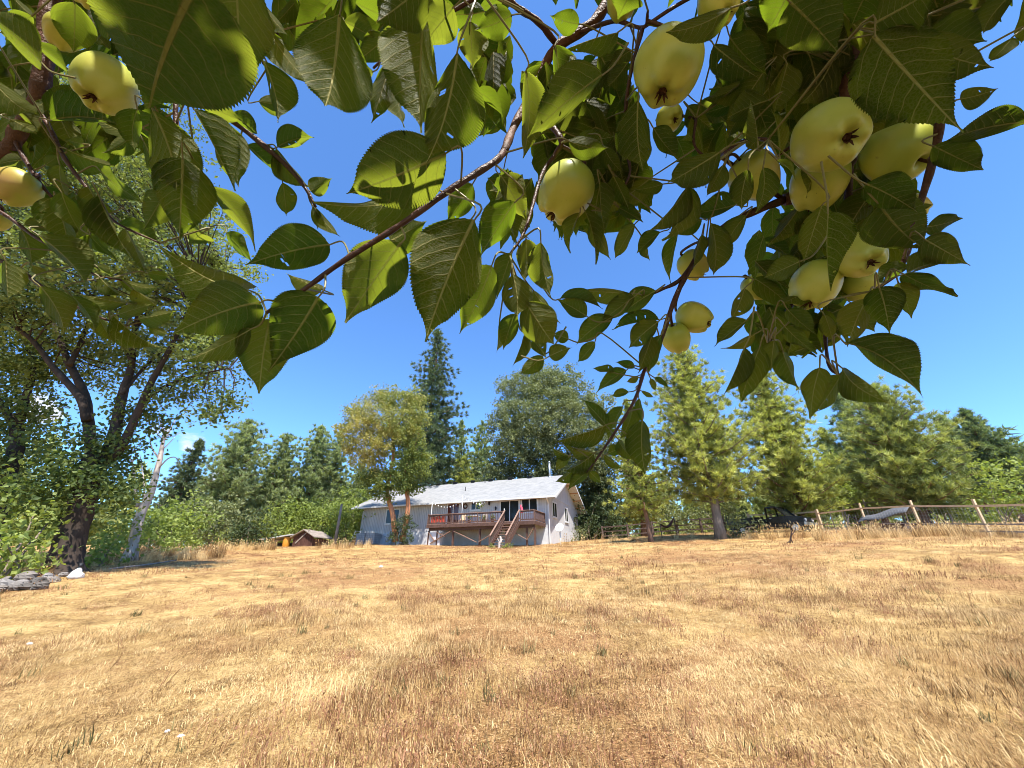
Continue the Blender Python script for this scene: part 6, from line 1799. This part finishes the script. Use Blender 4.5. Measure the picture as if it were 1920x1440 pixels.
# ---- further leaves that fill the depth of the canopy behind those
def in_poly(x, y, poly):
    c = False; j = len(poly) - 1
    for i in range(len(poly)):
        xi, yi = poly[i]; xj, yj = poly[j]
        if (yi > y) != (yj > y) and x < (xj - xi) * (y - yi) / (yj - yi) + xi: c = not c
        j = i
    return c
ZONES = [
 ([(-20,-20),(-20,110),(120,140),(300,100),(480,60),(500,-20)], 70, .42, .7),
 ([(480,-20),(520,110),(620,90),(700,120),(800,80),(960,60),(960,-20)], 80, .42, .8),
 ([(1380,-20),(1400,120),(1580,150),(1640,120),(1800,130),(1870,60),(1880,-20)], 110, .38, .7),
 ([(1190,190),(1240,300),(1300,330),(1345,390),(1350,330),(1430,230),(1470,330),(1390,460),(1400,560),(1440,620),(1560,640),(1600,540),(1700,500),(1740,380),(1700,330),(1780,240),(1760,150),(1830,90),(1760,0),(1380,0),(1350,120),(1280,240)], 700, .42, .85),
 ([(960,90),(1000,300),(1010,430),(1060,460),(1190,440),(1240,390),(1210,290),(1180,60),(1100,100),(1050,120)], 320, .42, .75),
 ([(1420,560),(1400,640),(1440,680),(1540,670),(1600,620),(1580,560),(1500,600)], 60, .42, .6),
 ([(-10,20),(0,300),(100,340),(180,310),(260,290),(330,330),(330,200),(250,190),(120,200),(60,110)], 270, .42, .85),
 ([(40,400),(150,480),(220,470),(250,420),(150,350),(60,340)], 30, .45, .65),
 ([(640,0),(700,60),(840,60),(960,0)], 70, .40, .75),
 ([(880,100),(890,260),(960,250),(960,60)], 80, .42, .75),
 ([(900,300),(930,470),(1000,460),(1010,330)], 36, .42, .6),
]
fill = []
for poly, n, z0, z1 in ZONES:
    xs = [p[0] for p in poly]; ys = [p[1] for p in poly]; c = 0; g = 0
    while c < n and g < 60000:
        g += 1
        x = rr.uniform(min(xs), max(xs)); y = rr.uniform(min(ys), max(ys)); z = rr.uniform(z0, z1)
        L_ = 0.062 * rr.uniform(.75, 1.2) * FPX / z
        a_ = rr.normal(math.pi / 2, .75); tx, ty = x + L_ * math.cos(a_), y + L_ * math.sin(a_)
        if in_poly(x, y, poly) and in_poly(tx, ty, poly) and in_poly((x + tx) / 2 + .25 * (ty - y), (y + ty) / 2 - .25 * (tx - x), poly) and in_poly((x + tx) / 2 - .25 * (ty - y), (y + ty) / 2 + .25 * (tx - x), poly):
            fill.append((x, y, tx, ty, L_ * rr.uniform(.25, .6), z)); c += 1
fill.sort(key=lambda e: -math.hypot(e[2] - e[0], e[3] - e[1]) * e[4])
room = 298 - len(LV)
for i, e in enumerate(fill[:room]): add_leaf(e, i, rr)
# leaves beyond that number, and unseen canopy leaves added overhead to shade the visible ones: one joined part
VV = []; QQ = []; UU = []; k0 = 0
TINYLEAF = [leaf_grid(5, 1, rl, True) for _ in range(8)]
def join_leaf(A_, M3, src=LOWLEAF):
    global k0
    v, q, uv = src[int(rr.integers(0, len(src)))]
    VV.append(v @ np.array(M3).T + A_); QQ.append(q + k0); UU.append(uv); k0 += len(v)
for e in fill[room:]:
    A_, ax, L_, M, n2 = place_leaf(e, 0, rr); join_leaf(A_, M)
cnt = 0
SUNHOLES = [P(620, 80, .45), P(990, 120, .5), P(140, 580, .42), P(860, 400, .33), P(500, 60, .42)]
while cnt < 36000:
    p = np.array([rr.uniform(-2.7, 2.9), rr.uniform(-2.8, .6), rr.uniform(2.08, 3.5)])
    x, y, z = proj(p)
    if z > 0.02 and -260 < x < 2180 and y > -60: continue
    if np.linalg.norm(p - CAM) < .6: continue
    if any(np.linalg.norm(np.cross(p - h_, SUN_DIR)) < .13 for h_ in SUNHOLES): continue
    if rr.uniform() > np.clip(.7 + .3 * (p[0] + .5), .45, 1): continue
    ax = unit(rr.normal(size=3) * .6 + np.array([0, .2, -.8])); nn = rr.normal(size=3) * .6 + np.array([0, 0, .8])
    nn = unit(nn - ax * (nn @ ax)); s2 = np.cross(ax, nn); L_ = rr.uniform(.06, .095)
    join_leaf(p, Matrix(((s2[0] * L_, ax[0] * L_, nn[0] * L_), (s2[1] * L_, ax[1] * L_, nn[1] * L_), (s2[2] * L_, ax[2] * L_, nn[2] * L_))), TINYLEAF); cnt += 1
o = link('foliage', mesh_np('foliage', np.concatenate(VV) - ORG[apple_tree.name], np.concatenate(QQ), [M_LEAF], smooth=True, uv=np.concatenate(UU)), apple_tree)
o['kind'] = 'stuff'
